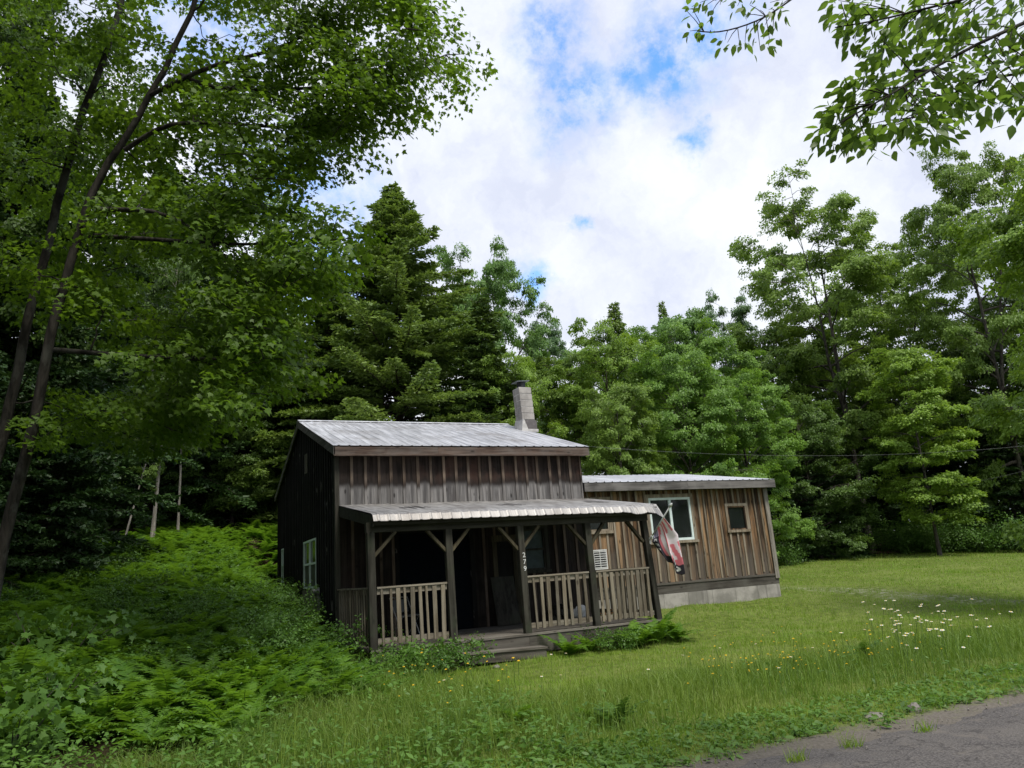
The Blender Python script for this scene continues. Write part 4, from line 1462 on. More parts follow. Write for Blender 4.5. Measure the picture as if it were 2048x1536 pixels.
def broadleaf(seed, H, Rc, cb, limbs, leaves, size, r0, lean=(0, 0), lower=0.5, peak=0.45, fork=False, spray=(0.5, 0.95), up=1.0, tpl=DIAMOND, dens=6):
    """returns wood lines and leaf arrays of a broad-leaved tree of height H standing at the origin."""
    rg = np.random.default_rng(seed)
    k = 10
    t = np.linspace(0, 1, k)
    wob = np.cumsum(rg.normal(0, 0.035 * Rc * 0.5, (k, 2)), 0) * t[:, None]
    tr = np.stack([wob[:, 0] + lean[0] * t * H, wob[:, 1] + lean[1] * t * H, t * H * 0.94], -1)
    rad = r0 * (1 - t) ** 0.85 + 0.012
    rad[0] *= 1.35
    lines = [(tr, rad)]
    heads = [tr]
    if fork:
        f0 = tr[3] * 0.5 + tr[4] * 0.5
        a = rg.random() * 6.28
        pts = curve_pts(f0, (0.35 * math.cos(a), 0.35 * math.sin(a), 1), H * 0.55, (0, 0, 0.5), 8, rg, 0.06)
        lines.append((pts, np.linspace(r0 * 0.6, 0.015, 8)))
        heads.append(pts)
    C, D, S = [], [], []
    for i in range(limbs):
        f = (i + rg.random()) / limbs
        h = cb + (0.97 - cb) * f
        hd = heads[i % len(heads)] if (len(heads) > 1 and h > 0.5) else tr
        zz = h * H * 0.94
        p = np.array([np.interp(zz, hd[:, 2], hd[:, c]) for c in range(3)])
        rr = np.interp(zz, hd[:, 2], (rad if hd is tr else np.linspace(r0 * 0.6, 0.015, 8))) if True else 0
        x = (h - cb) / (1 - cb)
        env = lower + (1 - lower) * (x / peak) if x < peak else math.sqrt(max(0.05, 1 - ((x - peak) / (1.05 - peak)) ** 2.7))
        ln = Rc * env * rg.uniform(0.72, 1.15)
        az = i * 2.39996 + rg.normal(0, 0.35)
        el = R(6 + 38 * x * up + rg.normal(0, 8))
        d0 = np.array([math.cos(az) * math.cos(el), math.sin(az) * math.cos(el), math.sin(el) + 0.18])
        pts = curve_pts(p, d0, ln, (0, 0, -0.45 + 0.25 * x), 7, rg, 0.10)
        lines.append((pts, np.linspace(max(0.02, min(rr * 0.55, 0.10)), 0.008, 7)))
        dl = unit(pts[-1] - pts[0])
        C.append(pts[-1]); D.append(dl); S.append(rg.uniform(*spray))
        nsub = max(3, int(dens * (0.5 + 0.5 * ln / Rc)))
        for s in range(nsub):
            u = 0.28 + 0.72 * (s + rg.random()) / nsub
            q = np.array([np.interp(u * 6, np.arange(7), pts[:, c]) for c in range(3)])
            sg = 1 if s % 2 else -1
            w = az + sg * rg.uniform(0.4, 1.15)
            d1 = np.array([math.cos(w), math.sin(w), rg.uniform(-0.05, 0.5)])
            l1 = (0.35 * ln * (1.15 - u) + 0.55) * rg.uniform(0.7, 1.3)
            sp = curve_pts(q, d1, l1, (0, 0, -0.35), 4, rg, 0.12)
            lines.append((sp, np.linspace(0.016, 0.005, 4)))
            for e in (3, 2):
                C.append(sp[e] + rg.normal(0, 0.12, 3)); D.append(unit(sp[-1] - sp[0])); S.append(rg.uniform(*spray) * (1 if e == 3 else 0.85))
    C, D, S = np.array(C), np.array(D), np.array(S)
    n = max(8, int(leaves / len(C)))
    P, N, T, tint = sprays_to_leaves(C, D, S, n, rg)
    return lines, (P, N, T, size * rg.uniform(0.7, 1.25, len(P)), tpl, tint)


def conifer(seed, H, Rb, cb, r0, dens=1.0, nsize=0.15, power=0.75, droop=0.55, step=0.34):
    rg = np.random.default_rng(seed)
    k = 8
    t = np.linspace(0, 1, k)
    tr = np.stack([np.cumsum(rg.normal(0, 0.03, k)) * t, np.cumsum(rg.normal(0, 0.03, k)) * t, t * H], -1)
    rad = r0 * (1 - t) ** 0.9 + 0.01
    lines = [(tr, rad)]
    P, N, T, S, TI = [], [], [], [], []
    z = cb * H
    i = 0
    while z < H * 0.995:
        f = (z - cb * H) / (H * (1 - cb))
        nb = 1
        for b in range(nb):
            az = i * 2.39996 + rg.normal(0, 0.3)
            ln = max(0.18, Rb * (1 - f) ** power * rg.choice([0.5, 0.75, 0.95, 1.0, 1.2]) * rg.uniform(0.85, 1.12) * (0.75 + 0.25 * min(1, f * 5)))
            el = R(24 - 18 * (1 - f)) + rg.normal(0, 0.2)
            d0 = np.array([math.cos(az) * math.cos(el), math.sin(az) * math.cos(el), math.sin(el)])
            p0 = np.array([np.interp(z, tr[:, 2], tr[:, c]) for c in range(3)])
            pts = curve_pts(p0, d0, ln, (0, 0, -droop), 6, rg, 0.05)
            lines.append((pts, np.linspace(min(0.05, 0.012 + 0.012 * ln), 0.004, 6)))
            bt = rg.random() * 0.55
            # branchlets
            nbl = max(4, int(ln / 0.105 * dens))
            u = 0.16 + 0.84 * (np.arange(nbl) + rg.random(nbl)) / nbl
            q = np.stack([np.interp(u * 5, np.arange(6), pts[:, c]) for c in range(3)], -1)
            dd = unit(pts[-1] - pts[0])
            side = unit(np.cross(dd, [0, 0, 1.0]))
            sg = np.where(np.arange(nbl) % 2, 1, -1)[:, None]
            bl = (0.10 + 0.30 * (1 - u) * ln / 2.0 + 0.14 * np.sin(np.pi * np.clip(u, 0, 1)))[:, None] * rg.uniform(0.7, 1.3, (nbl, 1))
            bl = np.minimum(bl, 0.75)
            bd = unit(dd * 0.75 + side * sg * rg.uniform(0.55, 1.1, (nbl, 1)) + np.array([0, 0, -0.12]) + rg.normal(0, 0.12, (nbl, 3)))
            m = 5
            w = (np.arange(m) + 0.3) / m
            pp = q[:, None, :] + bd[:, None, :] * (bl * w[None, :])[..., None] + np.array([0, 0, -0.10]) * (bl * w[None, :] ** 2)[..., None]
            pp = pp.reshape(-1, 3) + rg.normal(0, 0.03, (nbl * m, 3))
            P.append(pp)
            N.append(np.array([0, 0, 0.8]) + rg.normal(0, 0.62, (len(pp), 3)))
            T.append(np.repeat(bd, m, 0) + rg.normal(0, 0.35, (len(pp), 3)))
            S.append(nsize * rg.uniform(0.7, 1.35, len(pp)))
            tip = np.clip(np.repeat(u, m) * 0.35, 0, 1)
            TI.append(np.clip(bt + tip + rg.random(len(pp)) * 0.35 - 0.1, 0, 1))
        z += 0.2 * step * rg.uniform(0.6, 1.5) * (0.5 + 0.5 * (1 - f))
        i += 1
    P, N, T, S, TI = map(np.concatenate, (P, N, T, S, TI))
    return lines, (P, N, T, S, NEEDLE, TI)


class Proto:
    def __init__(s, name, data, bark, leaf, width=1.0, n=7):
        lines, (P, N, T, S, tpl, tint) = data
        s.trunk = wood_mesh(name + '_trunk', lines, bark, n)
        s.crown = leaf_mesh(name + '_crown', P, N, T, S, tpl, tint, leaf, width)
        s.H = float(P[:, 2].max())
        s.bark, s.leaf = bark, leaf

    def plant(s, name, loc, scale, rz, label, cat='tree', group=None, leaf=None, bark=None, sxy=1.0, tilt=None):
        t = empty(name, loc, rz)
        t.scale = (scale * sxy, scale * sxy, scale)
        if tilt:
            t.rotation_euler = (tilt[0], tilt[1], rz)
        tag(t, label, cat, group)
        link('trunk', s.trunk, t, bark or s.bark)
        link('crown', s.crown, t, leaf or s.leaf)
        return t


rnd = random.Random(21)
PR = {}
PR['maple'] = Proto('maple', broadleaf(1, 20, 5.6, 0.20, 48, 120000, 0.165, 0.24, fork=True, spray=(0.32, 0.66), lower=0.75, dens=12), M['bark_grey'], M['maple_mid'], 1.1)
PR['maple_open'] = Proto('maple_open', broadleaf(2, 20, 5.4, 0.26, 40, 90000, 0.165, 0.22, fork=True, spray=(0.30, 0.62), lower=0.6, dens=13), M['bark_grey'], M['maple_mid'], 1.1)
PR['round'] = Proto('round', broadleaf(3, 14, 4.6, 0.10, 42, 100000, 0.145, 0.18, spray=(0.30, 0.60), lower=0.8, peak=0.4, dens=11), M['bark_grey'], M['maple_bright'], 1.1)
PR['dome'] = Proto('dome', broadleaf(13, 13, 4.8, 0.12, 40, 96000, 0.14, 0.17, spray=(0.28, 0.58), lower=0.7, peak=0.55, dens=11, fork=True), M['bark_grey'], M['beech'], 1.1)
PR['oak'] = Proto('oak', broadleaf(4, 17, 5.4, 0.22, 34, 62000, 0.205, 0.24, fork=True, spray=(0.34, 0.66), lower=0.65, peak=0.55, dens=9), M['bark_grey'], M['oak'], 1.1)
PR['beech'] = Proto('beech', broadleaf(5, 11, 4.2, 0.03, 44, 84000, 0.138, 0.12, spray=(0.30, 0.62), lower=0.85, peak=0.3, up=1.3, dens=8), M['bark_grey'], M['beech'], 1.1)
PR['birch'] = Proto('birch', broadleaf(16, 13, 2.4, 0.42, 26, 26000, 0.15, 0.13, spray=(0.30, 0.60), lower=0.7, peak=0.4, dens=6), M['bark_birch'], M['maple_mid'], 1.1)
PR['slim'] = Proto('slim', broadleaf(6, 15, 2.9, 0.18, 36, 54000, 0.15, 0.10, spray=(0.30, 0.60), lower=0.6, peak=0.4, dens=7), M['bark_grey'], M['beech'], 1.1)
PR['hemlock'] = Proto('hemlock', conifer(7, 17.5, 5.9, 0.04, 0.20, 3.1, 0.125, power=0.92, droop=0.42, step=0.27), M['bark_dark'], M['hemlock'], 0.55)
PR['young_hemlock'] = Proto('young_hemlock', conifer(8, 7.5, 2.9, 0.02, 0.08, 2.0, 0.13, power=0.75, droop=0.42, step=0.25), M['bark_dark'], M['hemlock_dark'], 0.5)
PR['tall'] = Proto('tall', broadleaf(12, 22, 4.4, 0.45, 36, 60000, 0.2, 0.26, spray=(0.6, 1.1), lower=0.8), M['bark_grey'], M['maple_mid'], 1.2)  # high crown, shaped for the unseen shade trees added on the left
PR['spire'] = Proto('spire', conifer(9, 15, 2.3, 0.06, 0.12, 2.0, 0.15, power=0.75, droop=0.4), M['bark_dark'], M['hemlock'], 0.5)


def tree_at(kind, name, px, py, D, half, label, rz=None, leaf=None, bark=None, group=None, cat='tree', tilt=None):
    """a tree whose top is seen at (px, py) from D metres, `half` its half width in px."""
    p = at(px, py, D)
    z0 = float(terrain(p[0], p[1])) - 0.1
    pr = PR[kind]
    sc = (p[2] - z0) / pr.H
    rad = half / F_PX * D
    base = {'maple': 5.7, 'maple_open': 5.4, 'round': 4.6, 'dome': 4.8, 'oak': 5.6, 'beech': 4.5, 'slim': 3.1, 'birch': 2.6, 'hemlock': 4.2, 'young_hemlock': 2.3, 'spire': 1.75}[kind]
    sxy = rad / (base * sc)
    return pr.plant(name, (p[0], p[1], z0), sc, rnd.random() * 6.28 if rz is None else rz, label, cat, group, leaf, bark, sxy, tilt)


def build_trees():
    A = tree_at
    A('hemlock', 'hemlock_tree', 782, 372, 31, 255, 'tall cone shaped hemlock rising right behind the cabin roof')
    A('spire', 'hemlock_tree', 960, 600, 29.5, 100, 'shorter yellow green hemlock in front of the oak behind the roof ridge', leaf=mat_leaf('hemlock_tip', (0.035, 0.075, 0.016), (0.08, 0.13, 0.022), 0.15))
    A('spire', 'hemlock_tree', 655, 520, 30, 110, 'hemlock shoulder just left of the tall cone shaped hemlock', leaf=M['hemlock'])
    A('dome', 'oak_tree', 990, 478, 36, 118, 'oak with rounded crown right of the tall hemlock', leaf=M['oak'])
    A('slim', 'birch_tree', 1095, 640, 42, 60, 'wispy pale tree with sky showing through, right of the chimney', leaf=M['blue_green'])
    A('round', 'maple_tree', 1205, 640, 33, 125, 'bright yellow green maple just right of the chimney', bark=M['bark_dark'])
    A('spire', 'spruce_tree', 1226, 606, 46, 60, 'conifer tip showing over the bright yellow green maple')
    A('spire', 'spruce_tree', 1322, 606, 47, 40, 'thin conifer spire above the middle of the wing')
    A('slim', 'ash_tree', 1345, 622, 40, 85, 'mid green rounded tree behind the middle of the wing', leaf=M['oak'])
    A('dome', 'poplar_tree', 1432, 578, 46, 100, 'blue green poplar standing between the wing and the tall right hand maples', leaf=M['blue_green'])
    A('beech', 'beech_tree', 1350, 700, 31, 140, 'dense beech with low boughs right behind the wing roof')
    A('beech', 'beech_tree', 1225, 770, 29, 110, 'smaller beech filling the gap between chimney and wing roof', leaf=M['maple_mid'])
    A('dome', 'beech_tree', 1470, 740, 33, 120, 'beech rising over the right end of the wing roof')
    A('maple_open', 'maple_tree', 1612, 388, 40, 165, 'tall open crowned maple with a forked trunk at the lawn edge', rz=1.2)
    A('maple', 'maple_tree', 1888, 288, 37, 150, 'tallest maple near the right side of the photo')
    A('slim', 'maple_tree', 1795, 690, 35, 105, 'slim light green maple between the two tall maples', leaf=M['maple_bright'])
    A('round', 'maple_tree', 2150, 235, 15, 300, 'nearer bright maple reaching in over the lawn from the right edge', leaf=M['maple_bright'], rz=2.0)
    A('maple', 'maple_tree', 2010, 520, 41, 150, 'dark maple behind the nearer bright maple at the right edge', leaf=M['maple_dark'])
    A('dome', 'maple_tree', 1690, 640, 47, 160, 'maple deep in the wood behind the forked trunk', leaf=M['maple_mid'])
    A('young_hemlock', 'hemlock_tree', 1625, 880, 38, 85, 'young hemlock by the lawn, nearest the wing corner')
    A('young_hemlock', 'hemlock_tree', 1745, 850, 42, 95, 'young hemlock just behind the forked maple trunk')
    A('young_hemlock', 'hemlock_tree', 1870, 830, 40, 110, 'young hemlock with long drooping boughs at the far lawn edge')
    A('young_hemlock', 'hemlock_tree', 1990, 850, 38, 110, 'dark young hemlock at the far right of the lawn edge')
    A('young_hemlock', 'hemlock_tree', 1530, 860, 36, 90, 'young hemlock standing just behind the wing corner')
    # left side
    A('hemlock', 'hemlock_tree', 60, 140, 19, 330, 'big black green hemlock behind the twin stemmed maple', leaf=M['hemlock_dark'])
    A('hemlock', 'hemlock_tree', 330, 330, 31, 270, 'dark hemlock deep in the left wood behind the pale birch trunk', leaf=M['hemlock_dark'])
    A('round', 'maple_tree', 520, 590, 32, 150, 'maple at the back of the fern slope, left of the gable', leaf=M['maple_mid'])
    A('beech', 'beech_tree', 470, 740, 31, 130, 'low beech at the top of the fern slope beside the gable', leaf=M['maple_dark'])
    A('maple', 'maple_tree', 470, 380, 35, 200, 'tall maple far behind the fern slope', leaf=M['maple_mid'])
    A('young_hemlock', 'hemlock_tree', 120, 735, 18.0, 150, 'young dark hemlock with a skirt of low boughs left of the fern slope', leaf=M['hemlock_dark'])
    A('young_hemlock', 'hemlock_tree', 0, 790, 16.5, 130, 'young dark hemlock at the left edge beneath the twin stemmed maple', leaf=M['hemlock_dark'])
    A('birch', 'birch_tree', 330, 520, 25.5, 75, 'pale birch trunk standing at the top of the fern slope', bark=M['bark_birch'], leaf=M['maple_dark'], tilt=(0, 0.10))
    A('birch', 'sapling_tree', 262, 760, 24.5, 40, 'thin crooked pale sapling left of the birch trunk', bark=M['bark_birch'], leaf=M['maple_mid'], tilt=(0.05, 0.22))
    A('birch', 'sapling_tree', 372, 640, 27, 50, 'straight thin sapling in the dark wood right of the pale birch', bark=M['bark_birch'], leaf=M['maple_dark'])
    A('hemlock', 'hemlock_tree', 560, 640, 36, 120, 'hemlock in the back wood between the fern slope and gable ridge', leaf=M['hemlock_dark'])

    # more of the wood edge
    A('round', 'maple_tree', 1120, 700, 35, 120, 'maple whose dark trunks show just right of the chimney', leaf=M['maple_mid'], bark=M['bark_dark'])
    A('dome', 'maple_tree', 1270, 660, 39, 140, 'rounded green maple behind the dense beech over the wing', leaf=M['beech'])
    A('dome', 'maple_tree', 1400, 640, 37, 130, 'green maple crown filling in left of the tall open maple', leaf=M['beech'])
    A('round', 'maple_tree', 1530, 620, 44, 150, 'maple crown in the gap left of the forked trunk', leaf=M['maple_mid'])
    A('maple', 'maple_tree', 1740, 480, 46, 170, 'tall maple in the gap between the open crowned maple and the tallest one', leaf=M['maple_mid'])
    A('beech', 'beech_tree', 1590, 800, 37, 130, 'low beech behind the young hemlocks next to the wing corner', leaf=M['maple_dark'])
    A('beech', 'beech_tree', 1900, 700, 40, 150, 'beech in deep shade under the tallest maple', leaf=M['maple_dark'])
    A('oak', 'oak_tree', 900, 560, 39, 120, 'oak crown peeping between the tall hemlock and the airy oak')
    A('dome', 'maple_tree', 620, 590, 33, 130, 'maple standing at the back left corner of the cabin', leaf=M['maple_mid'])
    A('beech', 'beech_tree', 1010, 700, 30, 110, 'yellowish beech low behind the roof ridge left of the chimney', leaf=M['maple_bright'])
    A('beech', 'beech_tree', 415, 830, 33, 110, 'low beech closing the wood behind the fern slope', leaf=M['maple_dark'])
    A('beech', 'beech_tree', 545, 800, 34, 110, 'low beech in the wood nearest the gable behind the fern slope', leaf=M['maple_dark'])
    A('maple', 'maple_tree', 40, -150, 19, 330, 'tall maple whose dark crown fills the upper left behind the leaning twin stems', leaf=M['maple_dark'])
    # trees of the road corridor: they stand outside the picture, the left ones added to shade it
    rr = random.Random(4)
    for (x, y, k, s, lb) in ((-13.5, -3, 'maple', .85, 'unseen maple added on the near left roadside for shade'), (-12.5, -14, 'round', 1.1, 'unseen bushy maple added on the roadside left of the viewer for shade'),
                             (-12, 5, 'hemlock', .9, 'unseen hemlock added in the left wood for shade'), (-9, -25, 'maple', .5, 'maple across the road behind the viewer on the left'),
                             (-1, -26, 'round', .7, 'maple across the road straight behind the viewer'), (13.5, -25, 'maple', .5, 'maple across the road behind the viewer on the right'),
                             (22, -24, 'round', .7, 'bushy maple across the road to the right'), (32, -23, 'maple', .5, 'maple further right across the road'), (-8.6, -11.3, 'tall', .95, 'unseen tall high crowned maple added just left of the viewer to cast shade'), (-12, -8, 'tall', 1.0, 'unseen tall high crowned maple added in the left wood to cast shade'), (6, -28, 'hemlock', .6, 'hemlock across the road behind the viewer')):
        PR[k].plant('maple_tree' if k != 'hemlock' else 'hemlock_tree', (x, y, float(terrain(x, y)) - .1), s, rr.random() * 6.28, lb, 'tree', 'trees along the road corridor')


build_trees()


def connect(lines, nodes, target, rg, axis, r=0.03, k=8, lift=0.08):
    """a limb from the best existing node of the tree out to the target; nodes: list of [points, radii]."""
    P = np.concatenate([n[0] for n in nodes])
    Rr = np.concatenate([n[1] for n in nodes])
    v = target - P
    dist = np.linalg.norm(v, axis=1)
    back = np.maximum(0, -v[:, 2] - 0.2 * dist)
    cost = dist + 1.6 * back + 0.25 * np.maximum(0, v[:, 2] - 0.9 * dist)
    i = int(np.argmin(cost))
    p0 = P[i]
    t = np.linspace(0, 1, k)[:, None]
    pts = p0 + v[i] * t + np.array([0, 0, 1.0]) * dist[i] * lift * np.sin(np.pi * t) + rg.normal(0, 0.035 * dist[i] ** 0.5, (k, 3)) * np.sin(np.pi * t)
    rad = np.linspace(max(0.006, min(Rr[i] * 0.75, 0.007 + 0.009 * dist[i])), 0.004, k)
    lines.append((pts, rad))
    nodes.append([pts[2:], rad[2:]])
    return pts


def long_limbs(nodes, lines, C, D, S, rg):
    # the long level limbs that cross the sky
    for path in (((300, 190, 10.5), (420, 130, 10.3), (560, 100, 10.2), (680, 30, 10.1), (760, -40, 10.1)),
                 ((360, 150, 10.5), (430, 180, 10.4), (560, 178, 10.3), (690, 175, 10.2), (800, 150, 10.1), (890, 110, 10.1)),
                 ((165, 470, 10.6), (330, 480, 10.4), (470, 490, 10.2), (590, 485, 10.1), (660, 480, 10.0)),
                 ((250, 300, 10.6), (330, 245, 10.4), (450, 245, 10.3), (600, 260, 10.2), (720, 235, 10.2)),
                 ((110, 700, 10.6), (240, 710, 10.3), (400, 718, 10.1), (560, 718, 10.0)),
                 ((200, 420, 10.6), (300, 418, 10.4), (380, 450, 10.2), (450, 510, 10.1), (520, 600, 10.0))):
        pts = np.array([at(*q) for q in path])
        u = np.linspace(0, len(pts) - 1, 12)
        q = np.stack([np.interp(u, np.arange(len(pts)), pts[:, c]) for c in range(3)], -1)
        q[1:-1] = (q[:-2] + 2 * q[1:-1] + q[2:]) / 4
        lines.append((q, np.linspace(0.042, 0.008, 12)))
        nodes.append([q, np.linspace(0.042, 0.008, 12)])
        dl = unit(q[-1] - q[0])
        for i in range(4, 12):
            for s in (-1, 1):
                w = unit(np.cross(dl, [0, 0, 1.0])) * s * rg.uniform(0.2, 0.6) + dl * 0.35 + np.array([0, 0, rg.uniform(-.25, .3)])
                lines.append((np.array([q[i], q[i] + w * 0.5, q[i] + w]), np.array([0.010, 0.007, 0.004])))
                C.append(q[i] + w); D.append(unit(w)); S.append(rg.uniform(0.28, 0.45))


def build_near_maple():
    """the twin-stemmed maple that leans in from the left."""
    rg = np.random.default_rng(42)
    base = at(-60, 1290, 11.0)
    base[2] = float(terrain(base[0], base[1])) - 0.1
    o = base.copy()
    A = [base + (-.25, .1, 0)] + [at(*q) for q in ((-65, 1120, 11.3), (0, 900, 11.3), (36, 740, 11.3), (64, 600, 11.3), (128, 360, 11.3), (165, 220, 11.3), (210, 115, 11.3), (245, 0, 11.4), (300, -250, 11.4), (330, -450, 11.5))]
    B = [base + (0.15, -0.1, 0)] + [at(*q) for q in ((0, 1110, 10.6), (60, 885, 10.6), (105, 660, 10.6), (140, 530, 10.6), (175, 400, 10.6), (218, 325, 10.6), (300, 192, 10.5), (370, 60, 10.5), (440, -160, 10.4), (500, -360, 10.4))]
    A, B = np.array(A), np.array(B)
    ra, rb = np.linspace(0.095, 0.03, len(A)), np.linspace(0.088, 0.03, len(B))

    def fine(pts, rad):
        n = 28
        u = np.linspace(0, len(pts) - 1, n)
        i = np.arange(len(pts))
        q = np.stack([np.interp(u, i, pts[:, c]) for c in range(3)], -1)
        q[1:-1] = (q[:-2] + 2 * q[1:-1] + q[2:]) / 4
        q[2:] += rg.normal(0, 0.012, (n - 2, 3))
        return q, np.interp(u, i, rad)
    heads = [fine(A, ra), fine(B, rb)]
    lines = list(heads)
    C, D, S = [], [], []
    xs = [(-300, 830), (0, 835), (60, 870), (95, 925), (150, 850), (200, 845), (240, 745), (290, 730), (340, 640), (400, 610), (450, 655), (480, 690),
          (520, 700), (570, 660), (610, 590), (660, 560), (715, 625), (760, 560), (800, 500), (850, 430), (900, 360)]
    yy, xx = np.array([a for a, _ in xs]), np.array([b for _, b in xs])
    n = 0
    targets = []
    while n < 430:
        py = rg.uniform(-330, 890)
        xm = np.interp(py, yy, xx)
        px = xm - abs(rg.normal(0, 0.42)) * xm if rg.random() < 0.55 else rg.uniform(-250, xm)
        px = min(px, xm - rg.uniform(0, 45))
        if px < -260 or px > xm - 12:
            continue
        if py > 640 and px < 120 and rg.random() < 0.6:
            continue
        d = rg.uniform(10.3, 13.6) if px < 420 and py > -50 else rg.uniform(9.2, 13.2)
        if px > 560:
            d = rg.uniform(9.2, 11.5)
        p = at(px - 12, py, d)
        targets.append(p)
        n += 1
    nodes = [list(h) for h in heads]
    stems = np.concatenate([h[0] for h in heads])
    targets.sort(key=lambda q: np.min(np.linalg.norm(stems - q, axis=1)))
    long_limbs(nodes, lines, C, D, S, rg)
    for p in targets:
        pts = connect(lines, nodes, p, rg, None)
        dl = unit(pts[-1] - pts[0])
        L_ = np.linalg.norm(pts[-1] - pts[0])
        for u in (1.0, 0.86, 0.72) if L_ > 1.5 else (1.0, 0.8):
            q = np.array([np.interp(u * 7, np.arange(8), pts[:, c]) for c in range(3)])
            C.append(q + rg.normal(0, 0.10, 3)); D.append(dl); S.append(rg.uniform(0.26, 0.46))
            if u < 1:
                w = unit(np.cross(dl, [0, 0, 1.0])) * rg.choice([-1, 1]) * rg.uniform(0.3, 0.7) + dl * 0.3
                lines.append((np.array([q, q + w * 0.5, q + w + (0, 0, -0.05)]), np.array([0.009, 0.007, 0.004])))
                C.append(q + w); D.append(unit(w)); S.append(rg.uniform(0.26, 0.42))
    C, D, S = np.array(C), np.array(D), np.array(S)
    P, N, T, tint = sprays_to_leaves(C, D, S, 62, rg, 0.16, 0.25, 0.5)
    sz = 0.092 * rg.uniform(0.65, 1.25, len(P))
    t = empty('maple_tree', o)
    tag(t, 'twin stemmed maple leaning in from the left with layered boughs over the fern slope', 'tree')
    V, F = tubes([(p - o, r) for p, r in lines], 8)
    link('trunk', np_mesh('trunk', V, [F], smooth=True, mat=M['bark']), t)
    link('crown', leaf_mesh('crown', P - o, N, T, sz, MAPLE, tint, M['maple_near']), t)


build_near_maple()


def build_elm():
    """roadside tree behind the viewer's right shoulder; only two boughs hang into view."""
    rg = np.random.default_rng(17)
    base = np.array([6.5, -19.6, -0.45])
    t = np.linspace(0, 1, 10)[:, None]
    trunk = base + t * np.array([-1.2, 1.4, 9.0]) + rg.normal(0, 0.03, (10, 3))
    heads = [(trunk, np.linspace(0.17, 0.05, 10))]
    lines = list(heads)
    C, D, S = [], [], []

    def bough(path, r0, n):
        pts = np.array([at(*q) for q in path])
        start = trunk[np.argmin(np.linalg.norm(trunk - pts[0] - (0, 0, -0.5), axis=1))]
        pts = np.concatenate([[start], [(start + pts[0]) / 2 + (0, 0, 0.25)], pts])
        u = np.linspace(0, len(pts) - 1, 22)
        q = np.stack([np.interp(u, np.arange(len(pts)), pts[:, c]) for c in range(3)], -1)
        q[1:-1] = (q[:-2] + 2 * q[1:-1] + q[2:]) / 4
        lines.append((q, np.linspace(r0, 0.004, 22)))
        return q
    main = [bough(((2300, -60, 4.7), (2060, 40, 4.6), (1950, 90, 4.5), (1860, 140, 4.5), (1780, 190, 4.4), (1680, 245, 4.4)), 0.022, 1),
            bough(((2300, 60, 4.9), (2080, 140, 4.8), (1960, 160, 4.8), (1880, 200, 4.8), (1800, 250, 4.7)), 0.018, 1),
            bough(((2250, -160, 4.6), (2040, -30, 4.5), (1880, 10, 4.5), (1760, 40, 4.5), (1670, 55, 4.5)), 0.018, 1)]
    targets = [(1655, 260), (1670, 230), (1690, 215), (1705, 190), (1730, 180), (1690, 275), (1730, 280), (1720, 250), (1760, 220), (1790, 190), (1760, 150), (1800, 150),
               (1780, 110), (1750, 75), (1720, 60), (1700, 40), (1680, 15), (1720, 10), (1760, 20), (1800, 40), (1830, 80), (1850, 120), (1830, 170), (1860, 200), (1830, 225),
               (1900, 215), (1940, 205), (1970, 190), (1990, 215), (1900, 160), (1930, 120), (1890, 90), (1870, 40), (1840, 10), (1910, 10), (1960, 40), (2010, 20), (2040, 60),
               (1990, 100), (2020, 130), (2040, 170), (2030, 110), (1960, 150), (1880, 250), (1800, 245), (1850, 255), (2060, 200), (2070, 130), (1920, 60), (1860, -30), (1950, -30), (2050, -20), (2100, 60), (2120, 160)]
    for px, py in targets:
        for rep in range(2):
            p = at(px + rg.uniform(-14, 14), py + rg.uniform(-14, 14), rg.uniform(4.3, 4.95))
            allp = np.concatenate(main)
            j = np.argmin(np.linalg.norm(allp - p, axis=1))
            a = allp[max(0, j - 1)]
            w = (p - a)
            lines.append((np.array([a, a + w * 0.5 + (0, 0, 0.012), p]), np.array([0.005, 0.0035, 0.002])))
            C.append(p); D.append(unit(w + 1e-5)); S.append(rg.uniform(0.09, 0.15))
    tw = bough(((1720, -130, 4.4), (1620, -30, 4.3), (1575, 5, 4.3), (1530, 35, 4.3), (1480, 55, 4.3), (1430, 66, 4.3), (1395, 62, 4.3)), 0.008, 1)
    tw2 = bough(((1720, -120, 4.4), (1600, -70, 4.3), (1500, -30, 4.3), (1430, 0, 4.3)), 0.007, 1)
    sm = [(1380, 62), (1400, 60), (1420, 62), (1385, 18), (1370, 18), (1410, 12), (1420, 30), (1400, 5), (1440, 10), (1475, 12), (1485, 30), (1520, 20), (1500, 10), (1530, 50), (1515, 45),
          (1545, 20), (1560, 12), (1555, 35), (1450, 80), (1480, 92), (1490, 85), (1520, 95), (1540, 85), (1545, 72), (1455, 85), (1505, 60), (1540, 5), (1465, -15), (1510, -20)]
    allp = np.concatenate([tw, tw2])
    C2, D2, S2 = [], [], []
    for px, py in sm:
        p = at(px, py, rg.uniform(4.2, 4.4))
        j = np.argmin(np.linalg.norm(allp - p, axis=1))
        a = allp[max(0, j - 1)]
        w = p - a
        lines.append((np.array([a, a + w * 0.5 + (0, 0, 0.01), p]), np.array([0.003, 0.0025, 0.0015])))
        C2.append(p); D2.append(unit(w + 1e-5)); S2.append(rg.uniform(0.05, 0.075))
    nodes = [list(h) for h in heads]
    # the rest of its crown, above and behind the viewer
    for k in range(90):
        p = trunk[-3] + rg.normal(0, 1, 3) * np.array([2.3, 1.6, 1.3]) + np.array([0.8, -1.2, 1.2])
        connect(lines, nodes, p, rg, None)
        C.append(p); D.append(unit(p - trunk[-3])); S.append(0.5)
    a = sprays_to_leaves(np.array(C), np.array(D), np.array(S), 15, rg, 0.3, 0.35, 0.55)
    b = sprays_to_leaves(np.array(C2), np.array(D2), np.array(S2), 4, rg, 0.2, 0.3, 0.4)
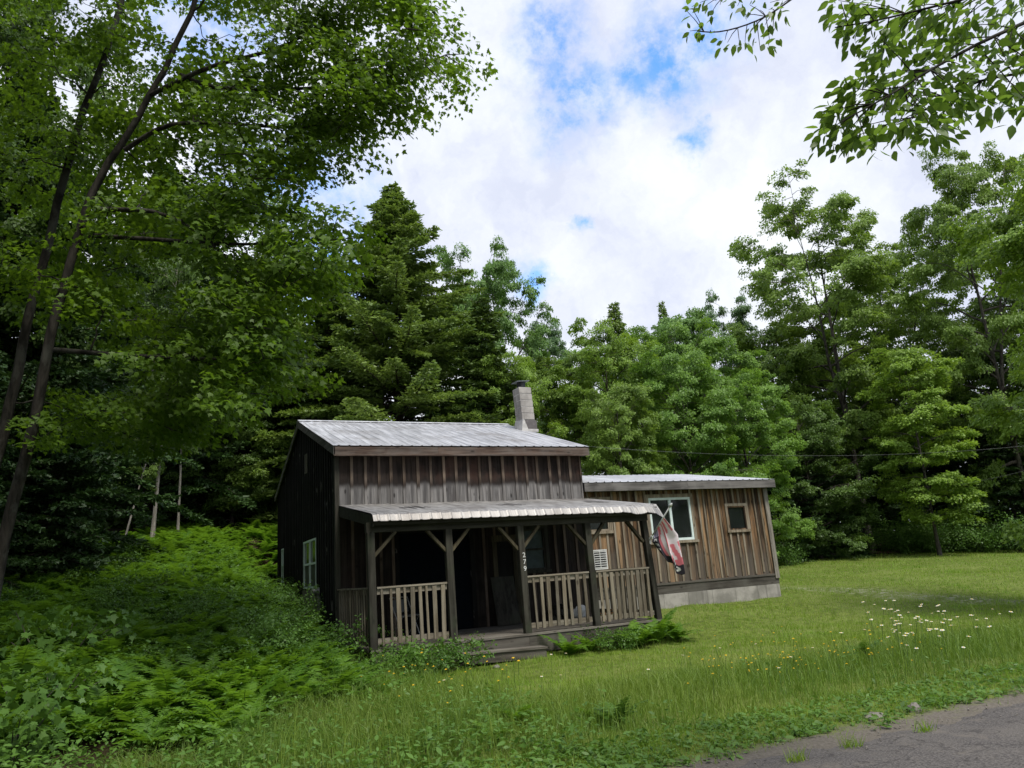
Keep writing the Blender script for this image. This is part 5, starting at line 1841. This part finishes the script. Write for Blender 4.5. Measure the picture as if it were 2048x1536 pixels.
    P, N, T, tint = [np.concatenate([x, y]) for x, y in zip(a, b)]
    T = T + np.array([0, 0, -0.45])
    sz = np.concatenate([0.098 * rg.uniform(0.7, 1.2, len(a[0])), 0.066 * rg.uniform(0.7, 1.2, len(b[0]))])
    e = empty('elm_tree', base)
    tag(e, 'leafy boughs of a roadside elm hanging into the top right of the sky', 'tree')
    V, F = tubes([(p - base, r) for p, r in lines], 7)
    link('trunk', np_mesh('trunk', V, [F], smooth=True, mat=M['bark']), e)
    link('crown', leaf_mesh('crown', P - base, N, T, sz, OVATE, tint, M['elm']), e)


build_elm()


def build_back_wood():
    """the dark mass of the wood beyond the trees one can tell apart."""
    rg = np.random.default_rng(5)
    P, lines = [], []
    for i in range(300):
        u = rg.uniform(-900, 2900) if i < 230 else rg.uniform(50, 700)
        d = rg.uniform(47, 66)
        if u < 560 or i >= 230:
            d = rg.uniform(34, 55)
        p = at(u, 900, d)
        if p[1] < 2 and p[0] > 0:
            pass
        z0 = float(terrain(p[0], p[1]))
        h = rg.uniform(8, 13) if u > 560 else rg.uniform(9, 15)
        lines.append((np.array([[p[0], p[1], z0 - .2], [p[0] + rg.normal(0, .3), p[1], z0 + h * .5], [p[0] + rg.normal(0, .6), p[1], z0 + h]]), np.array([rg.uniform(.08, .2), .08, .02])))
        n = 620
        q = rg.normal(0, 1, (n, 3)) * np.array([1.5, 1.5, 0]) + np.array([p[0], p[1], 0])
        q[:, 2] = z0 + h * rg.beta(1.1, 1.2, n)
        P.append(q)
    P = np.concatenate(P)
    N = np.array([0, 0, 1.0]) + rg.normal(0, 0.55, P.shape)
    T = rg.normal(0, 1, P.shape) + np.array([0, 0, -0.5])
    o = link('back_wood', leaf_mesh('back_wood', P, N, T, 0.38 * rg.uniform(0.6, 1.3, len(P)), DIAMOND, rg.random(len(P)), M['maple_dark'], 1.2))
    tag(o, 'dark massed wood standing deep behind the cabin and the lawn', 'wood', kind='stuff')
    tr = wood_mesh('back_trunks', lines, M['bark_dark'], 6)
    link('trunk', tr, o)


build_back_wood()


# ------------------------------------------------------------------ shrubs, ferns, grass, flowers
def shrub_proto(name, seed, H, Rr, n, size, tpl, leaf, stems=9):
    rg = np.random.default_rng(seed)
    lines, C, D = [], [], []
    for i in range(stems):
        a = rg.random() * 6.28
        d = np.array([math.cos(a) * rg.uniform(.1, .9), math.sin(a) * rg.uniform(.1, .9), 1])
        pts = curve_pts((rg.normal(0, .08), rg.normal(0, .08), -.05), d, H * rg.uniform(.7, 1.1), (math.cos(a) * .5, math.sin(a) * .5, -.3), 6, rg, .08)
        pts[:, :2] *= Rr / (H * 0.75)
        lines.append((pts, np.linspace(.013, .004, 6)))
        for j in range(2, 6):
            for _ in range(3):
                w = rg.normal(0, .16 * H, 3)
                C.append(pts[j] + w); D.append(unit(w))
    C, D = np.array(C), np.array(D)
    C[:, 2] = np.maximum(C[:, 2], .06)
    P, N, T, tint = sprays_to_leaves(C, D, np.full(len(C), .20 * H) * rg.uniform(.6, 1.2, len(C)), max(3, n // len(C)), rg, .35, .2, .55)
    return Proto(name, (lines, (P, N, T, size * rg.uniform(.6, 1.3, len(P)), tpl, tint)), M['bark_grey'], leaf, n=5)


PR['bush'] = shrub_proto('bush', 31, 1.5, 1.1, 2600, 0.09, OVATE, M['shrub'])
PR['big_bush'] = shrub_proto('big_bush', 32, 2.2, 1.6, 4200, 0.11, DIAMOND, M['shrub'], 12)
PR['low_bush'] = shrub_proto('low_bush', 33, 0.62, 0.75, 2400, 0.055, DIAMOND, M['weed'], 12)
PR['broad_sapling'] = shrub_proto('broad_sapling', 34, 1.1, 0.7, 330, 0.12, MAPLE, M['shrub'], 6)


def ground_px(px, py, z=None):
    """where the ray towards (px,py) meets the terrain."""
    r = (px - 1024) / F_PX * XC - (py - 768) / F_PX * YC + FV
    t = np.linspace(3, 60, 4000)
    p = CAM + t[:, None] * r
    below = p[:, 2] < terrain(p[:, 0], p[:, 1])
    i = int(np.argmax(below)) if below.any() else len(t) - 1
    return p[i]


def shrub_at(kind, name, x, y, s, label, cat='shrub', leaf=None, group=None, sxy=1.0):
    z = float(terrain(x, y)) - 0.02
    return PR[kind].plant(name, (x, y, z), s, rnd.random() * 6.28, label, cat, group, leaf, None, sxy)


def build_shrubs():
    S = shrub_at
    S('bush', 'shrub', -0.55, 3.3, 0.5, 'leafy shrub growing against the gable below the screened window')
    S('bush', 'shrub', -0.6, 1.3, 0.5, 'leafy shrub at the gable wall nearest the porch corner')
    S('bush', 'shrub', -0.6, 5.6, 0.55, 'leafy shrub against the gable between its two windows')
    S('bush', 'shrub', -0.6, 8.2, 0.5, 'leafy shrub at the far back corner of the gable wall')
    S('low_bush', 'shrub', 0.70, -3.25, 1.15, 'low dark bush in front of the left porch railing', leaf=M['shrub'])
    S('low_bush', 'shrub', 1.05, -3.12, 0.95, 'low dark bush beside the left end of the plank step', leaf=M['shrub'])
    S('low_bush', 'shrub', 0.30, -3.35, 0.9, 'low bush at the foot of the left corner post')
    S('low_bush', 'shrub', 4.55, -3.15, 0.8, 'low bush at the skirt under the middle of the right porch railings', leaf=M['shrub'])
    rs = random.Random(8)
    for k in range(16):
        x, y = rs.uniform(-6.5, -0.9), rs.uniform(-4.5, 6.5)
        S('low_bush' if k % 3 else 'bush', 'leafy_weed', x, y, rs.uniform(.8, 1.3) if k % 3 else rs.uniform(.4, .6), 'leafy weed clump standing up among the ferns on the slope left of the cabin', 'weed',
          M['weed'] if k % 2 else M['shrub'], 'weed clumps among the ferns')
    names = ['round leafy shrub at the lawn edge beside the forked maple trunk', 'shrub at the lawn edge just right of the forked trunk',
             'dim shrub further right along the lawn edge', 'dark green shrub between the trunks at the lawn edge', 'pale leafy shrub near the right end of the lawn edge',
             'low shrub at the lawn edge nearest the wing corner', 'shrub left of the forked trunk at the lawn edge', 'shrub at the far right end of the lawn edge', 'shrub in the shade behind the wing corner']
    for (px, d, s), nm in zip([(1800, 38.5, .9), (1845, 38, .8), (1900, 37.5, .9), (1870, 39.5, 1.0), (1965, 36.5, .8), (1600, 37, .7), (1665, 38, .9), (2040, 35.5, .9), (1575, 33, .6)], names):
        p = at(px, 1100, d)
        S('big_bush', 'shrub', p[0], p[1], s, nm, leaf=M['shrub'] if s > .75 else M['weed'])
    for k, (px, py, s) in enumerate([(60, 1340, 1.0), (95, 1230, 1.2), (20, 1450, .9)]):
        p = ground_px(px, min(1535, py + 130))
        S('broad_sapling', 'maple_sapling', p[0], p[1], s, ['maple seedling with broad leaves low at the left edge of the ferns', 'taller broad leaved maple seedling among the ferns by the left edge', 'broad leaved seedling nearest the lower left corner'][k], 'sapling')


build_shrubs()


def edge_noise(x, y, s=1.0):
    return 0.5 * np.sin(x * 1.9 * s + 1.3 * np.sin(y * 1.7 * s)) + 0.3 * np.sin(x * 4.7 * s + y * 3.1 * s) + 0.2 * np.sin(x * 9.3 * s - y * 7.7 * s)


def frond(rg, length, pairs, az, el, arch, pw=0.2):
    """one fern frond: a curved rachis with tapering pinnae. -> leaf arrays"""
    k = pairs
    u = np.linspace(0.06, 1, k)
    d = np.array([math.cos(az), math.sin(az)])
    e = el - arch * u
    du = np.gradient(u) * length
    hx = np.cumsum(np.cos(e) * du)
    hz = np.cumsum(np.sin(e) * du)
    P = np.stack([d[0] * hx, d[1] * hx, hz], -1)
    t = np.stack([d[0] * np.cos(e), d[1] * np.cos(e), np.sin(e)], -1)
    side = np.array([-d[1], d[0], 0.0])
    nrm = np.cross(t, side)
    nrm = np.where(nrm[:, 2:3] < 0, -nrm, nrm)
    w = pw * length * np.sin(np.pi * np.clip(u, 0, 1) ** 0.75) ** 0.8 * (1.0 - 0.25 * u) + 0.012
    out = []
    for s in (-1, 1):
        T = side * s * 0.95 + t * 0.38 + nrm * 0.08
        out.append((P + rg.normal(0, 0.003, P.shape), nrm + rg.normal(0, 0.12, P.shape), T, w))
    return [np.concatenate([a[i] for a in out]) for i in range(4)], P


PINNA = np.array([[-0.10, 0, 0], [0.10, 0, 0], [0.12, 0.4, 0.01], [0.02, 1, -0.08], [-0.12, 0.4, 0.01]])


def fern_clump(seed, fronds, L_, pairs, els=(48, 78)):
    rg = np.random.default_rng(seed)
    A = [[], [], [], []]
    tint, lines = [], []
    for i in range(fronds):
        az = i * 2 * math.pi / fronds + rg.normal(0, .3)
        l = L_ * rg.uniform(.65, 1.15)
        arr, P = frond(rg, l, pairs, az, R(rg.uniform(*els)), R(rg.uniform(45, 95)))
        for a, b in zip(A, arr):
            a.append(b)
        tint.append(np.full(len(arr[0]), rg.random() * .6) + rg.random(len(arr[0])) * .35)
        lines.append((np.concatenate([[[0, 0, -.03]], P[::3]]), np.linspace(.006, .002, len(P[::3]) + 1)))
    return [np.concatenate(a) for a in A] + [np.concatenate(tint), lines]


def build_ferns():
    rg = np.random.default_rng(77)
    protos = []
    for k in range(4):
        P, N, T, S, ti, lines = fern_clump(100 + k, 11, 0.82, 24)
        protos.append((leaf_mesh('fern_fronds', P, N, T, S, PINNA, ti, M['fern'], 1.2), wood_mesh('fern_stalk', lines, M['stem'], 4)))

    def plant(x, y, s, label, group=None, k=0, leaf=None):
        e = empty('fern', (x, y, float(terrain(x, y)) - .02), rnd.random() * 6.28, s)
        tag(e, label, 'fern', group)
        link('fronds', protos[k % 4][0], e, leaf)
        link('stalk', protos[k % 4][1], e)
    for i, (x, y, s, lb) in enumerate([(3.5, -3.12, .85, 'fern at the porch skirt just right of the plank step'), (4.95, -3.2, 1.0, 'fern below the right porch railing'),
                                       (5.45, -3.12, 1.05, 'bushy fern beside the last porch post'), (6.0, -2.95, .95, 'fern just outside the right end of the porch'),
                                       (4.0, -3.08, .75, 'small fern between the skirt ferns right of the step')]):
        plant(x, y, s, lb, None, i)
    for i, (px, py, s, lb) in enumerate([(1040, 1450, .55, 'pale fern in the tall verge grass below the plank step'), (1235, 1450, .55, 'dark upright fern in the verge grass right of the pale fern'),
                                         (1735, 1315, .62, 'dark fern clump in the mown lawn beside the daisies'), (1180, 1440, .4, 'small fern in the verge between the pale and dark ferns'),
                                         (985, 1480, .45, 'low pale fern in the verge grass near the lower middle of the photo')]):
        p = ground_px(px, py)
        plant(p[0], p[1], s, lb, None, i + 1, M['shrub'] if 'dark' in lb.split(' and ')[0] else None)
    pos = []
    tries = 0
    while len(pos) < 80 and tries < 5000:
        tries += 1
        px, py = rg.uniform(-40, 640), rg.uniform(1270, 1500)
        if py < 1290 + 0.0 * px or px > 545 - (py - 1270) * 0.25:
            continue
        p = ground_px(px, py)
        if p[1] > -0.2 and p[0] > -1.0:
            continue
        if all((p[0] - q[0]) ** 2 + (p[1] - q[1]) ** 2 > .16 for q in pos):
            pos.append(p)
    for i, p in enumerate(pos):
        plant(p[0], p[1], rg.uniform(.75, 1.25), 'green fern clump with arching fronds on the near slope left of the cabin', 'ferns on the near slope', i)
    # the slope behind: nobody could count them
    Ps, Ns, Ts, Ss, Ti = [], [], [], [], []
    n = 0
    low = [fern_clump(200 + k, 7, 0.8, 17, (32, 72)) for k in range(6)]
    while n < 4600:
        x, y = rg.uniform(-13, 3.5), rg.uniform(-5.5, 17)
        if y < 9.3 and x > -0.55:
            continue
        if y > 15.5 + 1.5 * math.sin(x * 1.7):
            continue
        if edge_noise(x, y, 1.15) < -0.52:
            n += 1
            continue
        q = low[rg.integers(6)]
        a, s = rg.random() * 6.28, rg.uniform(.5, 1.15)
        c, sn = math.cos(a), math.sin(a)
        Rm = np.array([[c, -sn, 0], [sn, c, 0], [0, 0, 1]])
        o = np.array([x, y, float(terrain(x, y))])
        Ps.append(q[0] @ Rm.T * s + o); Ns.append(q[1] @ Rm.T); Ts.append(q[2] @ Rm.T); Ss.append(q[3] * s * 1.05)
        Ti.append(np.clip(q[4] * .55 + (rg.random() - .35) * .7 + .25 * float(edge_noise(x, y, .7)), 0, 1))
        n += 1
    Ps, Ns, Ts, Ss, Ti = map(np.concatenate, (Ps, Ns, Ts, Ss, Ti))
    o = link('ferns', leaf_mesh('ferns', Ps, Ns, Ts, Ss, PINNA, Ti, M['fern'], 1.45))
    tag(o, 'ferns massed over the slope from the gable to the wood', 'ferns', kind='stuff')
    # ferns under the far trees on the right
    for i, (px, lb) in enumerate(((1720, 'light green fern at the foot of the forked maple trunk'), (1690, 'light green fern left of the forked maple trunk'))):
        p = at(px, 1100, 37.0)
        plant(p[0], p[1], 1.1, lb, None, i)


build_ferns()


def blade_arrays(P, h, w, rg, lean=0.45, seg=2):
    n = len(P)
    a = rg.random(n) * 2 * np.pi
    face = np.stack([np.cos(a), np.sin(a), np.zeros(n)], -1)
    la = rg.random(n) * 2 * np.pi
    ld = np.stack([np.cos(la), np.sin(la), np.zeros(n)], -1) * (lean * rg.random(n) ** 0.7)[:, None]
    h_, w_ = h[:, None], w[:, None]
    up = np.array([0, 0, 1.0])
    if seg == 1:
        V = np.stack([P - face * w_, P + face * w_, P + (up + ld) * h_], 1)
        return V.reshape(-1, 3), [np.arange(n * 3).reshape(-1, 3)]
    m = P + up * h_ * 0.55 + ld * h_ * 0.25
    tp = P + up * h_ * (0.92 - 0.2 * np.linalg.norm(ld, axis=1, keepdims=True)) + ld * h_
    V = np.stack([P - face * w_, P + face * w_, m + face * w_ * .75, m - face * w_ * .75, tp], 1)
    i = np.arange(n)[:, None] * 5
    return V.reshape(-1, 3), [i + np.array([[0, 1, 2, 3]]), i + np.array([[3, 2, 4]])]


def scatter(n, d0, d1, u0, u1, rg):
    """ground points, denser near the viewer (by distance and bearing on the ground)."""
    d = d0 * (d1 / d0) ** rg.random(n)
    u = rg.uniform(u0, u1, n)
    xy = CAM[None, :2] + d[:, None] * (FW[None, :2] + u[:, None] * RT[None, :2])
    return xy[:, 0], xy[:, 1], d


def build_grass():
    rg = np.random.default_rng(9)

    def blocked(x, y):
        house = (x > -0.1) & (x < 5.95) & (y > -2.78) & (y < 9)
        house |= (x > 5.8) & (x < 11.9) & (y > 0.18) & (y < 8.3)
        step = (x > 1.4) & (x < 3.1) & (y > -3.2) & (y < -2.7)
        return house | step
    # mown lawn
    x, y, d = scatter(330000, 7.0, 52, -0.55, 0.85, rg)
    drive = np.abs(x + 0.28 * y - 14.2 + 0.5 * edge_noise(x, y, .6))
    keep = ~blocked(x, y) & (y > -6.6 + 0.6 * edge_noise(x, y)) & (x > -0.6 + 0.3 * edge_noise(x, y)) & ~((drive < .8) & (y < 4) & (rg.random(len(x)) < .6))
    keep &= (y + 0.45 * x < 24.6 + edge_noise(x, y))
    x, y, d = x[keep], y[keep], d[keep]
    P = np.stack([x, y, terrain(x, y) - .01], -1)
    h = rg.uniform(.03, .085, len(x)) * (1 + 0.5 * (edge_noise(x, y, .5) > .4))
    w = np.maximum(.003, d * .00032) * rg.uniform(.7, 1.4, len(x))
    V, F = blade_arrays(P, h, w, rg, 0.7, 1)
    ti = np.clip(rg.random(len(x)) * .7 + .25 * edge_noise(x, y, .35) + .1, 0, 1)
    o = link('lawn_grass', np_mesh('lawn_grass', V, F, [ti], mat=M['grass']))
    tag(o, 'mown yellow green lawn grass around the cabin', 'grass', kind='stuff')
    # tall verge grass
    x, y, d = scatter(190000, 5.2, 20, -0.75, 0.85, rg)
    e = edge_noise(x, y)
    band = (y > -9.85 + .35 * e) & (y < -6.3 + .7 * e) & (x > -3.2 + .9 * e)
    band |= (x > 7.5) & (x < 13) & (y > -8) & (y < -4.7 + .6 * e) & (rg.random(len(x)) < .8)
    front = (x > -2.4 + .4 * e) & (x < 0.5 + .35 * e) & (y > -7.5) & (y < -1.2) & ~((x > -0.1) & (y > -2.8))
    keep = (band | front) & ~blocked(x, y)
    x, y, d, front = x[keep], y[keep], d[keep], front[keep]
    mid = np.clip(1 - np.abs(y + 8.0) / 2.1, 0.15, 1)
    P = np.stack([x, y, terrain(x, y) - .02], -1)
    h = rg.uniform(.12, .46, len(x)) * np.where(front, .95, mid * 0.95)
    w = np.maximum(.0028, d * .00030) * rg.uniform(.7, 1.5, len(x))
    V, F = blade_arrays(P, h, w, rg, 0.8, 2)
    ti = np.clip(rg.random(len(x)) * .8 + .2 * edge_noise(x, y, .5), 0, 1)
    o = link('meadow_grass', np_mesh('meadow_grass', V, F, [ti, ti], mat=M['grass_tall']))
    tag(o, 'tall uncut grass along the road verge and left porch corner', 'grass', kind='stuff')
    # seed stalks standing above the verge
    x, y, d = scatter(16000, 5.4, 16, -0.7, 0.85, rg)
    e = edge_noise(x, y)
    keep = (y > -9.5 + .3 * e) & (y < -6.6 + .6 * e) & (x > -2.5) & ~blocked(x, y) & (rg.random(len(x)) < .5 + .5 * e)
    x, y, d = x[keep], y[keep], d[keep]
    P = np.stack([x, y, terrain(x, y) - .02], -1)
    V, F = blade_arrays(P, rg.uniform(.3, .68, len(x)), np.maximum(.0022, d * .00022) * rg.uniform(.8, 1.5, len(x)), rg, 0.45, 2)
    ti = rg.uniform(.3, 1, len(x))
    o = link('seed_stalks', np_mesh('seed_stalks', V, F, [ti, ti], mat=M['grass_tall']))
    tag(o, 'thin seed stalks standing above the verge grass', 'grass', kind='stuff')
    # short ragged grass of the shoulder
    x, y, d = scatter(260000, 4.8, 18, -0.8, 0.85, rg)
    e = edge_noise(x, y, 2)
    keep = (y > ROAD_Y + .02 + .16 * e) & (y < -9.3 + .3 * e) & (rg.random(len(x)) < .75 + .4 * e) & (rg.random(len(x)) < smooth01(y, ROAD_Y - .05, ROAD_Y + .5) + .1)
    x, y, d = x[keep], y[keep], d[keep]
    tx, ty = np.array([1.25, 1.9, 2.75]), np.array([-10.95, -10.9, -10.92])
    j = np.repeat(np.arange(3), 70)
    x = np.concatenate([x, tx[j] + rg.normal(0, .05, 210)])
    y = np.concatenate([y, ty[j] + rg.normal(0, .03, 210)])
    P = np.stack([x, y, np.where(y < ROAD_Y - .1, -.405, terrain(x, y) - .03)], -1)
    V, F = blade_arrays(P, rg.uniform(.04, .13, len(x)), .0032 * rg.uniform(.7, 1.4, len(x)), rg, 0.9, 1)
    o = link('shoulder_grass', np_mesh('shoulder_grass', V, F, [rg.random(len(x))], mat=M['grass']))
    tag(o, 'thin ragged grass on the crumbling road shoulder', 'grass', kind='stuff')
    # leafy weeds
    x, y, d = scatter(26000, 4.9, 13, -0.95, 0.7, rg)
    e = edge_noise(x, y, .8)
    left = (x < 0.4 + .8 * e) & (y < -3.2) & (y > ROAD_Y + .4)
    right = (x >= 0.0) & (y < -7.2) & (y > -9.9) & (e > .3) & (rg.random(len(x)) < .10)
    e2 = edge_noise(x + 5, y, 1.6)
    low_ = (x >= -1.5) & (y < -9.4) & (y > ROAD_Y + .12 + .15 * e2) & (rg.random(len(x)) < .45 + .3 * e2)
    keep = (left & (rg.random(len(x)) < .34 + .42 * e2)) | right | low_
    lowk = low_[keep]
    x, y = x[keep], y[keep]
    n = len(x)
    sx, sy = rg.uniform(-9, -.2, 5200), rg.uniform(-5, 9, 5200)
    ok = (sx < -.5) & (edge_noise(sx, sy, 1.3) > -.1)
    x, y = np.concatenate([x, sx[ok]]), np.concatenate([y, sy[ok]])
    n0, n = n, len(x)
    hh = (.06 + .46 * rg.random(n) ** 2.2 + np.where(np.arange(n) >= n0, .30, 0))
    hh = hh * np.where(x < 0, 1.0, .6)
    hh[:n0] = np.where(lowk, .05, hh[:n0])
    k = 7
    idx = np.repeat(np.arange(n), k)
    f = rg.random(n * k)
    P = np.stack([x[idx] + rg.normal(0, .045, n * k), y[idx] + rg.normal(0, .045, n * k), terrain(x, y)[idx] + hh[idx] * f], -1)
    a = rg.random(n * k) * 6.28
    T = np.stack([np.cos(a), np.sin(a), rg.uniform(-.3, .5, n * k)], -1)
    N = np.array([0, 0, 1.0]) + rg.normal(0, .4, (n * k, 3))
    ti = np.clip(rg.random(n)[idx] * .6 + rg.random(n * k) * .4, 0, 1)
    o = link('undergrowth', leaf_mesh('undergrowth', P, N, T, rg.uniform(.025, .085, n * k), OVATE, ti, M['weed'], 0.85))
    tag(o, 'low leafy undergrowth along the bottom of the fern slope', 'undergrowth', kind='stuff')
    # loose gravel
    x, y, d = scatter(5200, 5.0, 26, -0.5, 0.85, rg)
    keep = ((y > ROAD_Y - .45) & (y < ROAD_Y + .35) & (rg.random(len(x)) < .8)) | ((np.abs(x + .28 * y - 14.2) < .8) & (y < 3) & (y > -9))
    x, y, d = x[keep], y[keep], d[keep]
    n = len(x)
    z = np.where(y < ROAD_Y + .05, -.405, terrain(x, y))
    s = rg.uniform(.003, .015, n) * np.where(d > 14, 1.6, 1)
    oct_ = np.array([[1, 0, 0], [0, 1, 0], [-1, 0, 0], [0, -1, 0], [0, 0, .7], [0, 0, -.7]])
    V = np.stack([x, y, z + s * .3], -1)[:, None, :] + oct_[None] * s[:, None, None] * rg.uniform(.6, 1.3, (n, 6, 1))
    tri = np.array([[0, 1, 4], [1, 2, 4], [2, 3, 4], [3, 0, 4], [1, 0, 5], [2, 1, 5], [3, 2, 5], [0, 3, 5]])
    F = (np.arange(n)[:, None, None] * 6 + tri[None]).reshape(-1, 3)
    o = link('gravel', np_mesh('gravel', V.reshape(-1, 3), [F], [np.repeat(rg.random(n), 8)], mat=M['stone']))
    tag(o, 'loose gravel along the road edge and the worn drive', 'gravel', kind='stuff')


build_grass()


def build_flowers():
    rg = np.random.default_rng(23)

    def flower(name, h, petals, r, pm, cm, pw):
        st = MB()
        st.tube([(0, 0, -.03), (.02, .0, h * .5), (.015, .01, h)], .0028, 5)
        hd = MB()
        for i in range(petals):
            a = 2 * math.pi * i / petals
            c, s = math.cos(a), math.sin(a)
            hd.face([(.015 + c * .2 * r, .01 + s * .2 * r, h + .004), (.015 + c * .7 * r - s * pw, .01 + s * .7 * r + c * pw, h + .008),
                     (.015 + c * r, .01 + s * r, h + .002), (.015 + c * .7 * r + s * pw, .01 + s * .7 * r - c * pw, h + .008)])
        ct = MB()
        ct.tube([(.015, .01, h), (.015, .01, h + .008), (.015, .01, h + .013)], [r * .32, r * .32, r * .12], 8)
        return st.mesh(name + '_stem', M['stem']), hd.mesh(name + '_petals', pm), ct.mesh(name + '_eye', cm)
    daisy = [flower('daisy', h, 13, .031, M['petal_white'], M['petal_yellow'], .0045) for h in (.46, .56, .38)]
    yellow = [flower('buttercup', h, 5, .016, M['petal_yellow'], M['petal_yellow'], .008) for h in (.36, .44, .28)]

    def put(kind, x, y, s, label, name, group, rz):
        me = (daisy if kind == 'd' else yellow)[int(rg.integers(3))]
        e = empty(name, (x, y, float(terrain(x, y))), rz, s)
        e.rotation_euler = (R(rg.uniform(-14, 14)), R(rg.uniform(-14, 14)), rz)
        tag(e, label, name, group)
        for nm, m in zip(('stem', 'petals', 'eye'), me):
            link(nm, m, e)
    spots = [(rg.normal(1835, 55), rg.normal(1262, 30)) for _ in range(70)] + [(rg.uniform(1960, 2040), rg.uniform(1200, 1290)) for _ in range(8)]
    for px, py in spots:
        if not (1680 < px < 2060 and 1205 < py < 1345):
            continue
        p = ground_px(px, py + 45)
        put('d', p[0], p[1], rg.uniform(.75, 1.1), 'white daisy in the flowering patch of verge right of the lawn fern', 'daisy', 'daisies in the right hand verge patch', rg.random() * 6.28)
    for px, py in ((1105, 1332), (1130, 1332), (1124, 1363), (1087, 1376), (895, 1400), (1300, 1350), (1440, 1300), (1527, 1301), (1360, 1328), (1645, 1330), (1575, 1352), (1570, 1365)):
        p = ground_px(px, py + 34)
        put('d', p[0], p[1], .7, 'lone white daisy standing in the grass between the plank step and the road', 'daisy', 'scattered daisies in front of the porch', rg.random() * 6.28)
    for _ in range(110):
        px = rg.normal(1610, 130)
        py = 1340 - (px - 1450) * .08 + rg.normal(0, 22)
        if not 1350 < px < 1950:
            continue
        p = ground_px(px, py + 22)
        put('y', p[0], p[1], rg.uniform(.6, 1.05), 'yellow buttercup in the band of flowers along the verge', 'buttercup', 'buttercups along the verge', rg.random() * 6.28)
    for _ in range(46):
        px, py = rg.normal(890, 80), rg.normal(1350, 45)
        if py < 1270 or px < 640:
            continue
        p = ground_px(px, py + 36)
        if p[1] > -2.9:
            continue
        put('y', p[0], p[1], rg.uniform(.8, 1.2), 'yellow hawkweed bloom in the long grass near the plank step', 'hawkweed', 'hawkweed near the plank step', rg.random() * 6.28)
    # stones at the road edge
    for (x, y, sx, sy, sz, lb) in ((2.85, -10.30, .17, .07, .04, 'flat slab of stone lying at the edge of the road'), (3.35, -10.35, .09, .06, .06, 'rounded stone at the road edge right of the flat slab'),
                                   (1.9, -3.55, .07, .05, .04, 'pale stone in the grass below the left end of the plank step')):
        m = MB()
        rr = np.random.default_rng(int(x * 100))
        for j in range(7):
            ph = math.pi * j / 6
            for i in range(10):
                th = 2 * math.pi * i / 10
                q = rr.uniform(.82, 1.1)
                m.v.append((sx * q * math.sin(ph) * math.cos(th), sy * q * math.sin(ph) * math.sin(th), -sz * q * math.cos(ph)))
        for j in range(6):
            for i in range(10):
                m.f.append((j * 10 + i, j * 10 + (i + 1) % 10, (j + 1) * 10 + (i + 1) % 10, (j + 1) * 10 + i))
                m.t.append(.4)
        o = m.obj('stone', M['stone'])
        o.location = (x, y, float(terrain(x, y)) + sz * .3)
        o.rotation_euler = (0, 0, R(12))
        tag(o, lb, 'stone')


build_flowers()


def build_wires():
    def cable(a, b, sag, r, label):
        a, b = Vector(a), Vector(b)
        o = MB()
        n = 30
        o.tube([a.lerp(b, i / n) - a - Vector((0, 0, sag * 4 * (i / n) * (1 - i / n))) for i in range(n + 1)], r, 6)
        ob = o.obj('overhead_cable', M['wire'], smooth=True)
        ob.location = a
        tag(ob, label, 'cable')
    p1, p2, p3 = at(1180, 893, 24.5), at(1546, 913, 27), at(2240, 868, 29.5)
    cable(p1, p3, 0.55, 0.0032, 'thin pale service cable crossing above the wing roof towards the right')
    q1, q2 = at(1790, 985, 35), at(2240, 880, 29.5)
    cable(q1, q2, 0.35, 0.0032, 'lower slack cable against the dark hemlocks at the right')
    # utility pole at the right edge
    p = at(2250, 1000, 29.5)
    z = float(terrain(p[0], p[1]))
    e = empty('utility_pole', (p[0], p[1], z))
    tag(e, 'dark utility pole just beyond the right edge carrying the cables', 'pole')
    m = MB()
    m.tube([(0, 0, -.4), (0, 0, 7.5)], [.14, .10], 12)
    m.obj('pole', M['bark_dark'], e, smooth=True)
    m = MB()
    m.beam((-.6, .1, 6.9), (.6, .1, 6.9), .09, .11)
    m.obj('crossarm', M['bark_dark'], e)


build_wires()
